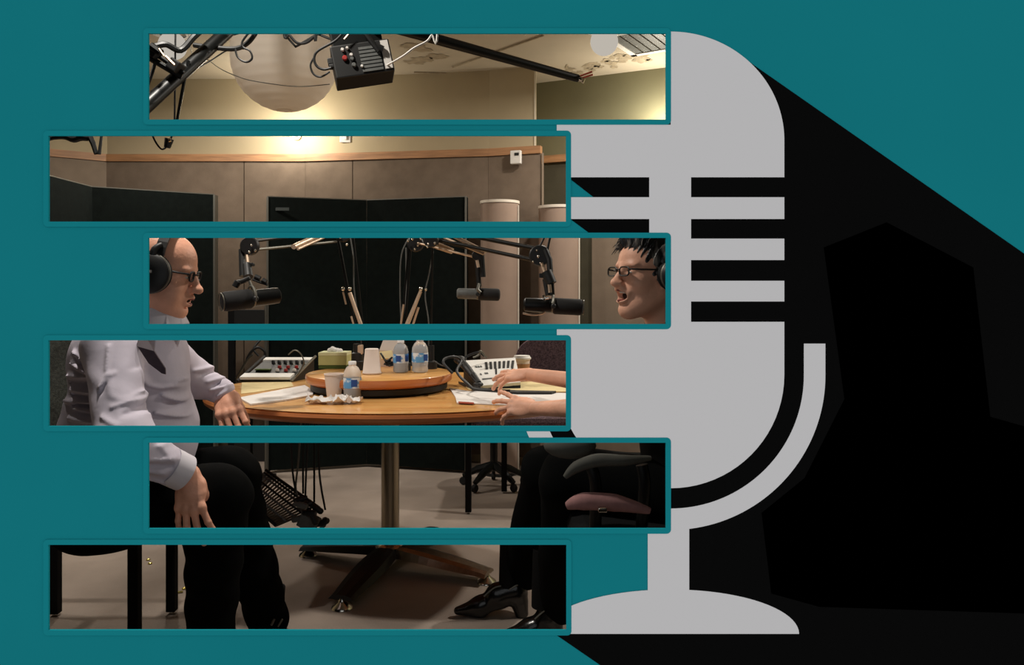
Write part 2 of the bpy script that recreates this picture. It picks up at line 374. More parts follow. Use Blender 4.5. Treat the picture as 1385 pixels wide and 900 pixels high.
# ================================================================= FURNITURE AND EQUIPMENT (large first)
def ell(cx, cy, rx, ry, z, n=72): return [Vector((cx+rx*math.cos(2*math.pi*i/n), cy+ry*math.sin(2*math.pi*i/n), z)) for i in range(n)]
def ellsolid(mb, cx, cy, rx, ry, prof, n=84):   # prof: (inset, z) bottom to top
    rings = [ell(cx, cy, rx-d, ry-d, z, n) for d, z in prof]; vs = [p for r in rings for p in r]
    fs = [(i*n+j, i*n+(j+1) % n, (i+1)*n+(j+1) % n, (i+1)*n+j) for i in range(len(prof)-1) for j in range(n)]
    fs += [tuple(reversed(range(n))), tuple((len(prof)-1)*n+j for j in range(n))]
    mb.add(vs, fs, False)
TX, TY, TZ = -.44, 3.25, .75
tab = thing('conference_table', (TX, TY, 0), 'oval honey wood conference table on a steel pedestal with four splayed feet', 'table')
mb = MB(); ellsolid(mb, TX, TY, .80, .68, [(.012, TZ-.006), (.006, TZ-.001), (.03, TZ), (.031, TZ)]); mb.build('tabletop', M['wood'], tab)
mb = MB(); ellsolid(mb, TX, TY, .80, .68, [(.05, TZ-.040), (.018, TZ-.040), (.004, TZ-.030), (.0, TZ-.018), (.004, TZ-.008), (.014, TZ-.004)]); mb.build('table_edge', M['wood_edge'], tab)['label'] = 'orange rounded wooden edge'
PX, PY = -.505, 3.25
mb = MB(); mb.lathe([(.037, .09), (.037, .70)], (PX, PY, 0)); mb.lathe([(.15, .695), (.15, .712)], (PX, PY, 0)); mb.build('pedestal', M['steel'], tab)
mb = MB(); mb.lathe([(.055, .055), (.07, .07), (.062, .10), (.04, .115)], (PX, PY, 0)); mb.build('hub', M['chrome'], tab)
for fx, fy in ((-.618, 2.85), (-.100, 3.10), (-.89, 3.42), (-.37, 3.66)):
    d = Vector((fx-PX, fy-PY, 0)); ln = d.length; u = d.normalized(); s = Vector((-u.y, u.x, 0))
    mb = MB(); vs = []; n = 10
    for i in range(n+1):
        t = i/n; c = Vector((PX, PY, 0))+u*(.04+t*(ln-.03)); hw = .052+.014*math.sin(math.pi*min(1, t*1.1)); top = .105-.055*t**1.4; bot = top-.040+.022*t
        for a, b in ((-hw, bot), (-hw*.75, top-.006), (-hw*.35, top), (hw*.35, top), (hw*.75, top-.006), (hw, bot)): vs.append(c+s*a+Vector((0, 0, b)))
    m_ = 6; fs = [(i*m_+j, i*m_+(j+1) % m_, (i+1)*m_+(j+1) % m_, (i+1)*m_+j) for i in range(n) for j in range(m_)]+[tuple(range(m_)), tuple(reversed(range(n*m_, n*m_+m_)))]
    mb.add(vs, fs); leg = mb.build('leg', M['steel'] if fx > -.3 else M['black_metal'], tab)
    mb = MB(); mb.lathe([(.008, .045), (.012, .03), (.016, .022), (.036, .008), (.040, .0)], (fx, fy, 0.0015)); mb.build('levelling_foot', M['chrome'], leg)

# lazy susan
LX, LY = -.54, 3.20
lz = thing('lazy_susan', (LX, LY, TZ), 'raised round wooden turntable with a black base in the middle of the table', 'turntable')
mb = MB(); mb.lathe([(.262, TZ+.001), (.275, TZ+.010), (.275, TZ+.030), (.27, TZ+.033)], (LX, LY, 0), seg=64); mb.build('base', M['black'], lz)
mb = MB(); mb.lathe([(.280, TZ+.034), (.293, TZ+.042), (.295, TZ+.060), (.293, TZ+.068)], (LX, LY, 0), seg=72); mb.build('rim', M['wood_edge'], lz)
mb = MB(); mb.lathe([(.291, TZ+.0685), (.288, TZ+.071)], (LX, LY, 0), seg=72); mb.build('platter', M['wood'], lz)
LZ = TZ+.0715

# ---- black screens (gobos)
def gobo(pts, h, label, labelplate=None):
    a = pts[0]; t = thing('acoustic_screen', (pts[len(pts)//2][0], pts[len(pts)//2][1], 0), label, 'screen', None)
    for p, q in zip(pts[:-1], pts[1:]):
        mb = MB(); d = (Vector((q[0]-p[0], q[1]-p[1], 0))).normalized()*.0004
        wallseg(mb, (p[0]+d.x, p[1]+d.y), (q[0]-d.x, q[1]-d.y), .02, h, .045); mb.build('fabric_panel', M['gobo'], t)
        mb = MB(); wallseg(mb, (p[0]+d.x, p[1]+d.y), (q[0]-d.x, q[1]-d.y), h+.0005, h+.006, .045); mb.build('top_trim', M['edge'], t)
    for p in (pts[0], pts[-1]):
        mb = MB(); mb.box((p[0], p[1]+.02, h/2+.005), (.012, .05, h-.01)); mb.build('end_trim', M['edge'], t)
    return t
g = gobo([(X(362, 4.95), 4.95), (X(496, 5.14), 5.14), (X(630, 4.95), 4.95)], 1.75, 'wide black folding acoustic screen standing behind the middle of the table')
mb = MB(); mb.box(at(382, 283, 4.965)+Vector((0, -.002, 0)), (.085, .004, .02)); mb.build('label_plate', M['label_grey'], g)
gobo([(X(20, 3.75), 3.75), (X(66, 4.06), 4.06), (X(125, 4.5), 4.5), (X(290, 4.86), 4.86)], 1.752, 'black folding acoustic screen angled along the left wall behind the bald man')

# ---- beige tube traps
def tube_trap(px, Y, r, h, label):
    x = X(px, Y); t = thing('tube_trap', (x, Y, 0), label, 'bass trap', None)
    mb = MB(); mb.lathe([(r, .02), (r, h-.02)], (x, Y, 0), seg=48); mb.build('fabric_tube', M['trap'], t)
    mb = MB(); mb.lathe([(r*.97, h-.019), (r+.004, h-.017), (r+.004, h), (r-.012, h+.002), (r-.014, h-.008)], (x, Y, 0), seg=48); mb.build('top_ring', M['trap_rim'], t)
    mb = MB(); mb.lathe([(r+.003, 0), (r+.003, .0195)], (x, Y, 0), seg=48); mb.build('base_ring', M['black'], t)
    mb = MB(); mb.box((x+r*.97, Y-.045, h/2), (.008, .014, h-.06)); mb.build('side_seam', M['trap_rim'], t)
tube_trap(676, 4.98, .122, 1.725, 'tall beige fabric cylinder bass trap beside the right end of the wide black screen')
tube_trap(756, 4.95, .128, 1.69, 'tall beige fabric cylinder bass trap nearest the laughing woman, below the right rail end')

# ---- equipment stand behind the mixer
ex0, ex1, EY = X(312, 4.75), X(364, 4.75), 4.72
es = thing('equipment_stand', ((ex0+ex1)/2, EY, 0), 'black metal equipment stand against the back wall beyond the mixer', 'stand')
mb = MB(); mb.box((ex0+.018, EY, .55), (.036, .036, 1.07), bev=.002); mb.build('post', M['black_leg'], es)
mb = MB(); mb.box((ex1-.010, EY, .55), (.014, .02, 1.07), bev=.002); mb.build('post', M['edge'], es)['label'] = 'thin grey post'
mb = MB(); mb.box(((ex0+ex1)/2+.005, EY, .96), (ex1-ex0-.04, .03, .165), bev=.002); mb.build('upper_board', M['black'], es)
mb = MB(); mb.box(((ex0+ex1)/2+.005, EY, .19), (ex1-ex0-.04, .03, .12), bev=.002); mb.build('lower_board', M['black'], es)
mb = MB(); mb.box(((ex0+ex1)/2, EY, .012), (ex1-ex0+.02, .30, .022), bev=.003); mb.build('foot', M['black'], es)
mb = MB(); mb.tube([at(334, 486, 4.68), at(340, 476, 4.66), at(349, 470, 4.66), at(358, 476, 4.67), at(357, 488, 4.68)], .008, sub=5); mb.tube([at(352, 460, 4.69), at(343, 472, 4.66), at(350, 482, 4.66)], .006, sub=5); mb.build('cable_hook', M['black'], es)

# ---- far upholstered chair (right, behind table)
def four_leg_chair(name, label, legs, seat_c, seat_sz, zseat, back, fab, top):
    t = thing(name, (seat_c[0], seat_c[1], 0), label, 'chair', None)
    for (x, y) in legs:
        mb = MB(); mb.box((x, y, zseat/2), (.032, .032, zseat-.02), bev=.003); mb.build('leg', M['black_leg'], t)
    mb = MB(); mb.box((seat_c[0], seat_c[1], zseat+.035), (seat_sz[0], seat_sz[1], .07), bev=.025); mb.build('seat', M[fab], t)
    (bx, by, bw, bd, z0, z1) = back
    mb = MB(); n = 28; poly = []
    for i in range(n+1):
        a = math.pi*i/n; poly.append(Vector((bx+bw/2*math.copysign(abs(math.cos(a))**.55, math.cos(a)), by, z0+(z1-z0)*(.25+.75*math.sin(a)**.5) if 0 < i < n else z0+(z1-z0)*.25)))
    poly += [Vector((bx-bw*.42, by, z0)), Vector((bx+bw*.42, by, z0))]
    mb.prism(poly, (0, bd, 0)); o = mb.build('backrest', M[fab], t)
    bv = o.modifiers.new('b', 'BEVEL'); bv.width = .018; bv.segments = 3; bv.limit_method = 'ANGLE'
    for sx in (-1, 1):
        mb = MB(); mb.tube([(bx+sx*bw*.3, by+bd/2, zseat+.02), (bx+sx*bw*.3, by+bd+.012, z0+.1)], .012); mb.build('back_frame', M['black_metal'], t)
    return t
four_leg_chair('upholstered_chair', 'purple-grey fabric chair with rounded back standing empty behind the right of the table',
               [(X(633.5, 4.06), 4.06), (X(682, 4.48), 4.48), (.34, 4.06), (.42, 4.48)], (.09, 4.27), (.60, .46), .43, (.33, 4.40, .64, .08, .52, .905), 'chair_fabric', .9)
# swivel stool base seen past the table
sx, sy = X(668, 4.62), 4.62
st = thing('swivel_stool', (sx, sy, 0), 'low black swivel stool with a star base on the floor beyond the pedestal', 'stool')
for a in range(5):
    t_ = math.radians(20+72*a); e = (sx+.19*math.cos(t_), sy+.17*math.sin(t_), .055)
    mb = MB(); mb.tube([(sx, sy, .13), (sx+.1*math.cos(t_), sy+.09*math.sin(t_), .10), e], [.026, .022, .014], seg=8); lg = mb.build('leg', M['black_metal'], st)
    mb = MB(); mb.lathe([(.02, -.012), (.024, -.006), (.024, .006), (.02, .012)], (e[0], e[1], .026), axis=(math.sin(t_), -math.cos(t_), 0), seg=14); mb.build('caster', M['rubber'], lg)
mb = MB(); mb.lathe([(.022, .12), (.022, .40)], (sx, sy, 0)); mb.build('column', M['black_metal'], st)
mb = MB(); mb.lathe([(.15, .40), (.165, .415), (.165, .45), (.14, .465), (.0, .468)], (sx, sy, 0), cap=False); mb.build('seat', M['chair_grey'], st)

# ---- man's chair
mc = four_leg_chair('side_chair', 'black legged chair with a dark grey fabric back under the man in the lilac shirt',
               [(-1.62, 2.78), (-1.215, 2.80), (-1.165, 2.42), (-1.60, 2.38)], (-1.32, 2.42), (.52, .46), .455, (-1.36, 2.2, .1, .1, .6, .7), 'chair_grey', 1)
for o in [c for c in mc.children if c.name.startswith('backrest') or c.name.startswith('back_frame')]:
    bpy.data.objects.remove(o)
mb = MB(); vs = []
ny, nz = 12, 10
for sgn in (0, 1):
    for j in range(nz+1):
        for i in range(ny+1):
            u = i/ny*2-1; v = j/nz; x = -1.395+.05*v*0-.10*v*v+.05*u*u + .0; x = -1.42-.05*v+.055*u*u; wdt = .24*(1-.12*v**4)
            vs.append((x-(.05 if sgn else 0), 2.30+u*wdt, .56+.50*v-.03*u*u*v))
N = (ny+1)*(nz+1); fs = []
for j in range(nz):
    for i in range(ny):
        a = j*(ny+1)+i; fs += [(a, a+1, a+ny+2, a+ny+1), (N+a, N+a+ny+1, N+a+ny+2, N+a+1)]
for j in range(nz):
    a = j*(ny+1); b = a+ny; fs += [(a, a+ny+1, N+a+ny+1, N+a), (b, N+b, N+b+ny+1, b+ny+1)]
for i in range(ny):
    a = i; b = nz*(ny+1)+i; fs += [(a, N+a, N+a+1, a+1), (b, b+1, N+b+1, N+b)]
mb.add(vs, fs, True); mb.build('backrest', M['chair_grey'], mc)
for yy in (2.16, 2.44):
    mb = MB(); mb.tube([(-1.40, yy, .42), (-1.485, yy, .50), (-1.50, yy, .75)], .012, sub=5); mb.build('back_frame', M['black_metal'], mc)
# under-seat arches between the legs
mb = MB(); mb.box((-1.41, 2.79, .43), (.38, .025, .03)); mb.box((-1.38, 2.40, .43), (.40, .025, .03)); mb.box((-1.19, 2.61, .43), (.025, .36, .03)); mb.box((-1.61, 2.58, .43), (.025, .37, .03))
for ax_, ay_, sx_ in ((-1.62, 2.78, 1), (-1.215, 2.80, -1), (-1.165, 2.42, -1), (-1.60, 2.38, 1)): mb.prism([Vector((ax_, ay_-.01, .43)), Vector((ax_+sx_*.07, ay_-.01, .43)), Vector((ax_, ay_-.01, .34))], (0, .02, 0)); mb.build('seat_rail', M['black_leg'], mc)

# ---- woman's chair
wc = thing('padded_armchair', (.42, 2.25, 0), 'black armchair with pads under the laughing woman at the right', 'chair')
mb = MB(); mb.box((.44, 2.25, .475), (.56, .52, .09), bev=.04); mb.build('seat', M['top'], wc)
mb = MB(); q = [at(768, 689, 1.97), at(790, 683, 1.96), at(835, 685, 1.96), at(882, 696, 1.96)]
mb.tube([p+Vector((0, .03, 0)) for p in q], [.010, .022, .022, .008], sub=6, seg=14); mb.build('seat_front_pad', M['pad_pink'], wc)['label'] = 'dusty pink rolled seat pad'
mb = MB(); mb.box(at(815, 690, 1.95)+Vector((0, .004, 0)), (.022, .02, .012), bev=.003); mb.build('pad_glint', M['chrome'], wc)  # bright metal chip standing in for a highlight on the pink pad
mb = MB(); q = [at(764, 646, 2.0), at(780, 632, 2.0), at(808, 623, 2.0), at(845, 623, 2.0), at(880, 620, 2.02)]
mb.tube(q, [.006, .015, .017, .014, .006], sub=6, seg=14); mb.build('armrest', M['pad_grey'], wc)['label'] = 'curved grey-green armrest'
mb = MB(); mb.tube([at(800, 632, 2.03), at(806, 660, 2.03), (X(806, 2.03), 2.06, .49)], .016, sub=4); mb.tube([at(868, 629, 2.03), at(872, 660, 2.03), (X(868, 2.03), 2.06, .49)], .016, sub=4); mb.build('arm_support', M['black_metal'], wc)
mb = MB(); mb.ball(at(771, 603, 2.08), (.070, .05, .034)); mb.build('arm_cushion', M['pad_grey'], wc)
mb = MB(); mb.box((.80, 2.27, .80), (.07, .46, .56), frame((1, 0, .12)), bev=.03); mb.build('backrest', M['top'], wc)
mb = MB(); mb.lathe([(.03, .10), (.03, .44)], (.44, 2.25, 0)); mb.build('column', M['black_metal'], wc)
for a in range(5):
    t_ = math.radians(100+72*a); e = (.44+.27*math.cos(t_), 2.25+.27*math.sin(t_), .07)
    mb = MB(); mb.tube([(.44, 2.25, .14), (.44+.14*math.cos(t_), 2.25+.14*math.sin(t_), .115), e], [.03, .025, .016], seg=8); lg = mb.build('leg', M['black_metal'], wc)
    mb = MB(); mb.lathe([(.022, -.014), (.027, -.007), (.027, .007), (.022, .014)], (e[0], e[1], .03), axis=(math.sin(t_), -math.cos(t_), 0), seg=14); mb.build('caster', M['rubber'], lg)

# ================================================================= CEILING / WALL FIXTURES
for i, ((lx, ly), pw) in enumerate(LAMPS):
    lb = ['glowing round ceiling lamp by the stained plaster at the upper right', 'glowing round ceiling lamp at the upper left behind the dark boom arm', 'added unseen ceiling fill light over the near side of the table',
          'round recessed ceiling downlight over the woman\'s side of the table', 'round recessed ceiling downlight over the man\'s chair'][i]
    t = thing('ceiling_downlight', (lx, ly, ZC), lb, 'ceiling light')
    mb = MB(); mb.lathe([(.075, -.012), (.12, -.008), (.122, -.0005), (.075, -.0005)], (lx, ly, ZC), seg=32, cap=False); mb.build('trim_ring', M['white'], t)
    mb = MB()
    if i < 2: mb.lathe([(max(.001, .078*math.sin(a_)), -.078-.078*math.cos(a_)) for a_ in np.linspace(0, 2.7, 22)], (lx, ly, ZC), seg=40, cap=False); mb.build('globe', M['glow'], t)
    else: mb.lathe([(.001, -.004), (.074, -.004), (.074, -.001), (.001, -.001)], (lx, ly, ZC), seg=32, cap=False); mb.build('lens', M['glow'], t)
for i, (p, pw) in enumerate(SCONCES):
    Yw = [5.40, 5.12][i]
    t = thing('wall_lamp', (p.x, Yw, p.z), ['glowing wall lamp on the beige back wall below the paper lantern', 'glowing wall lamp on the olive wall at the right'][i], 'lamp')
    mb = MB(); mb.lathe([(.028, 0), (.028, .012), (.014, .02), (.010, .05)], (p.x, Yw+.068, p.z), axis=(0, -1, 0)); mb.build('wall_plate', M['white'], t)
    mb = MB(); mb.lathe([(.012, -.016), (.02, -.010), (.02, -.004), (.012, .0)], (p.x, p.y, p.z-.035), cap=True); mb.build('holder', M['white'], t)
# rice paper lantern
lc = at(385, 79, 3.45); lr = 71*3.45/F
t = thing('paper_lantern', (lc.x, lc.y, ZC), 'large round ribbed rice paper lantern hanging from the ceiling', 'lantern')
mb = MB(); prof = []
nr = 16
for i in range(nr*4+1):
    a = -math.pi/2*.93+(math.pi*.93)*i/(nr*4); r = lr*(1+.010*abs(math.cos(i*math.pi/4))-.006); prof.append((r*math.cos(a), r*math.sin(a)))
mb.lathe(prof, lc, seg=20, cap=False); mb.build('paper_shade', M['lantern'], t)
mb = MB(); mb.lathe([(.001, -.003), (lr*.14, -.003), (lr*.15, 0), (lr*.13, .004)], (lc.x, lc.y, lc.z-lr*.985), cap=False); mb.build('bottom_ring', M['lantern'], t)
mb = MB(); mb.tube([(lc.x, lc.y, lc.z+lr*.95), (lc.x, lc.y, ZC)], .004); mb.build('cord', M['black'], t)
# thermostat and wall plate
t = thing('thermostat', at(698, 212, 5.16), 'small white box mounted over the wooden rail near the right end of the back wall', 'thermostat')
c = at(698, 213, 5.14); R = frame((A3[0]-A2[0], A3[1]-A2[1], 0))
mb = MB(); mb.box(c, (.072, .035, .088), R, bev=.006); mb.build('case', M['lightgrey'], t)
mb = MB(); mb.box(c+Vector((.004, -.0195, .018)), (.030, .006, .018), R); mb.build('display', M['black'], t)
t = thing('wall_socket_plate', at(467, 188, 5.44), 'small cream switch plate on the wall just above the rail', 'switch plate')
mb = MB(); mb.box(at(467, 186, 5.425), (.075, .012, .07), bev=.003); mb.build('plate', M['lightgrey'], t)
mb = MB(); mb.box(at(467, 186, 5.412), (.018, .008, .03), bev=.002); mb.build('switch', M['white'], t)
# ceiling stains: worn, flaking plaster patches with their own shape
def patch(cx, cy, rx, ry, seed, holes=0.0):
    rnd = random.Random(seed); n = 36; pts = []
    for i in range(n):
        a = 2*math.pi*i/n; k = 1+.5*mnoise.noise(Vector((math.cos(a)*1.7+seed, math.sin(a)*1.7, seed*.37)))+rnd.uniform(-.12, .12)
        pts.append(Vector((cx+rx*k*math.cos(a), cy+ry*k*math.sin(a), ZC-.0010-.00025*(int(seed) % 9))))
    return pts
def ceil_pt(px, py):
    Y = F*(ZC-HC)/(HY-py); return X(px, Y), Y
mb = MB(); rnd = random.Random(3)
for k_ in range(58):
    t_ = rnd.random(); px = 765+115*t_+rnd.uniform(-6, 6); py = 99-26*t_+rnd.uniform(-9, 7)
    if py > 102-.14*(px-760): continue
    cx, cy = ceil_pt(px, py); mb.prism(patch(cx, cy, rnd.uniform(.010, .035), rnd.uniform(.015, .06), k_), (0, 0, .0002))
for (px, py) in ((560, 84), (572, 80), (556, 62), (566, 66), (590, 76)):
    cx, cy = ceil_pt(px, py); mb.prism(patch(cx, cy, .07, .05, px), (0, 0, .0002))
tag(mb.build('trim_30', M['stain']), kind='structure')
mb = MB()
for (p, q) in (((612, 90), (735, 47)), ((660, 100), (560, 97))):
    a = ceil_pt(*p); b = ceil_pt(*q); mb.tube([(a[0], a[1], ZC-.004), (b[0], b[1], ZC-.004)], .006, seg=6)
tag(mb.build('trim_31', M['stain']), kind='structure')
# ceiling vent at the far upper right
vx, vy = ceil_pt(884, 52)
t = thing('ceiling_vent', (vx, vy, ZC), 'square grey ceiling vent with a white frame at the upper right corner', 'vent')
R = rotz(-.55)
mb = MB()
for a in (0, 1, 2, 3):
    Rr = R @ rotz(a*math.pi/2); mb.box(Vector((vx, vy, ZC-.008))+Rr @ Vector((.21, 0, 0)), (.035, .455, .014), Rr)
mb.build('frame', M['white'], t)
mb = MB()
for i in range(7): mb.box(Vector((vx, vy, ZC-.006))+R @ Vector((-.17+.056*i, 0, 0)), (.045, .38, .006), R)
mb.build('grille', M['grey_panel'], t)

# ---- big boom at upper right of the first opening
def pipe_thing(name, pts, r, label, cat, m='black_metal', seg=14, sub=0, group=None):
    mb = MB(); mb.tube(pts, r, seg=seg, sub=sub); o = mb.build(name, M[m]); return tag(o, label, cat, group)
a = at(500, 28, 2.75); b = at(781, 106, 3.25)
t = thing('ceiling_boom_pole', (a.x, a.y, ZC), 'long black pole slanting down below the ceiling with bare wires at its tip', 'pole')
mb = MB(); mb.tube([a, b], [.021, .016], seg=16); mb.build('pole', M['black_metal'], t)
mb = MB(); mb.tube([a, (a.x, a.y, ZC)], .012); mb.build('ceiling_mount', M['black_metal'], t)
mb = MB(); mb.tube([b, b+(b-a).normalized()*.018], .012); mb.tube([at(783, 104, 3.25), at(790, 108, 3.24), at(788, 112, 3.24)], .006, seg=6); mb.build('tip_clamp', M['chrome'], t)
mb = MB(); mb.tube([at(782, 104, 3.25), at(790, 101, 3.24), at(801, 97, 3.23)], .004, seg=6, sub=4); mb.tube([at(784, 107, 3.25), at(792, 104, 3.24), at(802, 101, 3.23)], .004, seg=6, sub=4); mb.build('wire', M['wire_red'], t)
pipe_thing('white_cord', [Vector((X(596, 2.6), 2.6, ZC)), at(592, 38, 2.6), at(584, 47, 2.6), at(577, 56, 2.6), at(560, 65, 2.6), at(545, 76, 2.62), at(524, 88, 2.74)], .0035, 'thin white cord looping over the long black ceiling pole', 'cord', 'white', 6, 5)
# ---- left boom crossing
a = at(188, 152, 2.35); b = at(330, 22, 2.75)
t = thing('left_boom_arm', b, 'thick black boom arm slanting across the upper left corner with a crossing clamp bar', 'boom arm')
mb = MB(); mb.tube([a, b], [.022, .022], seg=16); mb.build('main_tube', M['black_metal'], t)
mb = MB(); mb.tube([b, (b.x, b.y, ZC)], .016); mb.build('ceiling_mount', M['black_metal'], t)
mb = MB(); mb.tube([at(190, 60, 2.4), at(249, 99, 2.45)], .007, seg=8); mb.tube([at(190, 71, 2.4), at(246, 104, 2.45)], .010, seg=8); mb.tube([at(204, 62, 2.38), at(218, 72, 2.38)], .012, seg=8); mb.build('cross_bar', M['black_metal'], t)
mb = MB(); mb.box(at(238, 90, 2.44), (.034, .05, .036), Matrix.Rotation(.6, 3, 'Y'), bev=.004); mb.box(at(209, 72, 2.40), (.022, .03, .03), Matrix.Rotation(.6, 3, 'Y'), bev=.003); mb.build('clamp', M['black'], t)
mb = MB(); mb.tube([at(215, 66, 2.37), at(222, 76, 2.37)], .003, seg=6); mb.tube([at(224, 76, 2.38), at(236, 88, 2.38)], .004, seg=6); mb.build('spring', M['silver'], t)
mb = MB(); mb.tube([at(206, 64, 2.45), at(224, 60, 2.47), at(244, 68, 2.5), at(262, 50, 2.52), at(275, 38, 2.54)], .010, seg=8, sub=5); mb.build('cable_wrap', M['black'], t)
pipe_thing('hanging_rod', [at(255, 82, 2.5), at(249, 110, 2.5), at(239, 165, 2.5), at(236, 176, 2.5)], [.006, .0055, .0045, .004], 'thin black rod hanging down from the left boom arm clamp', 'rod', 'black_metal', 8)
pipe_thing('boom_cable', [at(198, 120, 2.4), at(206, 98, 2.4), at(210, 84, 2.4)], .005, 'short black cable dangling at the left end of the cross bar', 'cable', 'black', 6, 4)
pipe_thing('boom_cable', [at(262, 61, 2.62), at(285, 64, 2.62), at(318, 66, 2.62), at(335, 58, 2.62), at(346, 44, 2.62), at(352, 30, 2.62)], .0085, 'thick black cable bundle running from the left boom to the lantern top', 'cable', 'black', 8, 6)
pipe_thing('boom_cable', [at(280, 57, 2.7), at(300, 50, 2.7), at(330, 42, 2.72), at(360, 34, 2.72)], .0065, 'straight black cable above the thick bundle beside the lantern', 'cable', 'black', 8, 4)
pipe_thing('boom_cable', [at(318, 66, 2.60), at(322, 78, 2.6), at(333, 84, 2.6), at(341, 79, 2.6), at(338, 69, 2.6), at(329, 64, 2.6), at(328, 56, 2.6), at(340, 40, 2.6)], .0035, 'thin black cable curled into a ring in front of the lantern', 'cable', 'black', 6, 6)
pipe_thing('boom_cable', [at(330, 66, 3.0), at(308, 68, 3.0), at(285, 82, 2.95), at(262, 95, 2.85), at(245, 103, 2.7), at(228, 107, 2.55)], .0028, 'thin tan and black cord sagging between lantern and left boom', 'cable', 'black', 6, 6)
pipe_thing('boom_cable', [Vector((X(240, 3.1), 3.1, ZC)), at(258, 66, 3.1), at(280, 80, 3.1), at(298, 93, 3.1), at(320, 103, 3.08), at(345, 110, 3.08), at(400, 117, 3.08), at(446, 114, 3.05)], .0018, 'fine grey wire drooping across the front of the lantern', 'cable', 'edge', 6, 6)
pipe_thing('boom_cable', [Vector((X(381, 2.9), 2.9, ZC)), at(383, 34, 2.9), at(392, 48, 2.9), at(402, 58, 2.9), at(414, 58, 2.9), at(424, 50, 2.9), at(428, 38, 2.9), Vector((X(430, 2.9), 2.9, ZC))], .005, 'black cable loop dipping over the top of the lantern', 'cable', 'black', 8, 6)
pipe_thing('boom_cable', [at(470, 36, 2.72), at(455, 54, 2.72), at(430, 69, 2.72), at(425, 80, 2.72), at(429, 90, 2.72), at(438, 94, 2.72), at(448, 92, 2.72)], .0045, 'black cable curving into the left side of the hanging lamp housing', 'cable', 'black', 8, 6)
pipe_thing('boom_cable', [at(426, 76, 2.74), at(420, 88, 2.74), at(424, 100, 2.74), at(434, 104, 2.74), at(446, 97, 2.74)], .0035, 'outer thin black cable looping left of the hanging lamp housing', 'cable', 'black', 8, 6)
pipe_thing('boom_cable', [Vector((X(380, 2.95), 2.95, ZC)), at(388, 50, 2.95), at(430, 46, 2.93), at(462, 40, 2.9), Vector((X(470, 2.9), 2.9, ZC))], .005, 'black bar-like cable along the top edge between lantern and lamp housing', 'cable', 'black', 8, 3)
t = thing('hanging_connector', at(227, 176, 2.5), 'small black connector hanging in two wires above the wooden rail', 'connector')
mb = MB(); mb.tube([at(229, 188, 2.5), at(226, 200, 2.5)], [.014, .010], seg=10); mb.build('plug', M['black'], t)
mb = MB(); mb.tube([at(203, 176, 2.5), at(211, 193, 2.5), at(219, 202, 2.5), at(226, 198, 2.5)], .003, seg=6, sub=5); mb.tube([(X(240, 2.5), 2.5, ZC), at(236, 172, 2.5), at(231, 188, 2.5)], .003, seg=6); mb.build('wire', M['black'], t)
mb = MB(); mb.tube([at(228, 190, 2.49), at(231, 189, 2.49)], .006, seg=8); mb.build('collar', M['chrome'], t)
pipe_thing('cable_bundle', [at(58, 191, 2.5), at(72, 186, 2.5), at(88, 184, 2.5), at(100, 188, 2.5), at(110, 185, 2.5), at(122, 186, 2.5), at(138, 178, 2.5), Vector((X(150, 2.5), 2.5, ZC))], [.006, .008, .012, .012, .014, .010, .004, .004], 'dark cable bundle peeking in at the top left over the rail', 'cable', 'black', 8, 4)
# ---- hanging studio lamp housing
hc = at(489, 84, 2.8); R = Matrix.Rotation(math.radians(6), 3, 'Y') @ rotz(math.radians(22))
R = Matrix.Rotation(math.radians(-12), 3, 'Y') @ rotz(math.radians(12))
t = thing('studio_lamp_housing', (hc.x, hc.y, ZC), 'black box-shaped studio unit with knobs hanging beside the lantern', 'studio equipment')
W_, D_, H_ = .205, .15, .115
def hb(x, y, z): return hc+Vector((0, 0, 0))+R @ Vector((x, y, z))
mb = MB(); mb.box(hb(0, 0, -.012), (W_, D_, H_), R, bev=.005); mb.build('case', M['black'], t)
mb = MB(); mb.box(hb(-.002, .01, .085), (W_*.86, D_*.6, .10), R, bev=.004); mb.build('upper_case', M['black_metal'], t)
mb = MB()
for i in range(7): mb.box(hb(.028, -D_/2-.001, .022-.013*i), (.072, .006, .009), R)
mb.build('ribbed_vent', M['grey_panel'], t)
mb = MB(); mb.box(hb(.084, -D_/2-.001, -.010), (.026, .005, .10), R); mb.build('side_plate', M['lightgrey'], t)['label'] = 'pale grey side plate'
for (x, z, mm, r) in ((-.062, .026, 'lightgrey', .006), (-.045, .030, 'lightgrey', .005), (-.060, -.004, 'red', .009), (-.036, .004, 'lightgrey', .006), (-.036, -.010, 'grey_panel', .007), (-.034, -.032, 'grey_panel', .008), (-.008, -.040, 'white', .005)):
    mb = MB(); mb.lathe([(r, 0), (r, .008), (r*.7, .011)], hb(x, -D_/2, z), axis=R @ Vector((0, -1, 0)), seg=14); mb.build('knob', M[mm], t)
mb = MB(); mb.tube([hb(.0, -D_/2-.012, .12), hb(.03, -D_/2-.014, .06), hb(.06, -D_/2-.012, .0)], .009, seg=8); mb.tube([hb(.055, -D_/2-.012, .02), hb(.075, -D_/2-.012, .005)], .012, seg=8); mb.build('yoke_arm', M['black'], t)
mb = MB(); mb.tube([hb(-.05, -D_/2-.02, .055), hb(.005, -D_/2-.02, .10)], .003, seg=6); mb.build('antenna', M['silver'], t)
mb = MB(); mb.tube([hb(0, 0, .12), (hc.x, hc.y, ZC)], .012); mb.build('hanger', M['black_metal'], t)
mb = MB(); mb.box(hb(-.107, -.03, .005), (.022, .03, .022), R, bev=.003); mb.box(hb(-.107, -.03, -.012), (.018, .03, .012), R, bev=.003); mb.build('plug', M['black'], t)

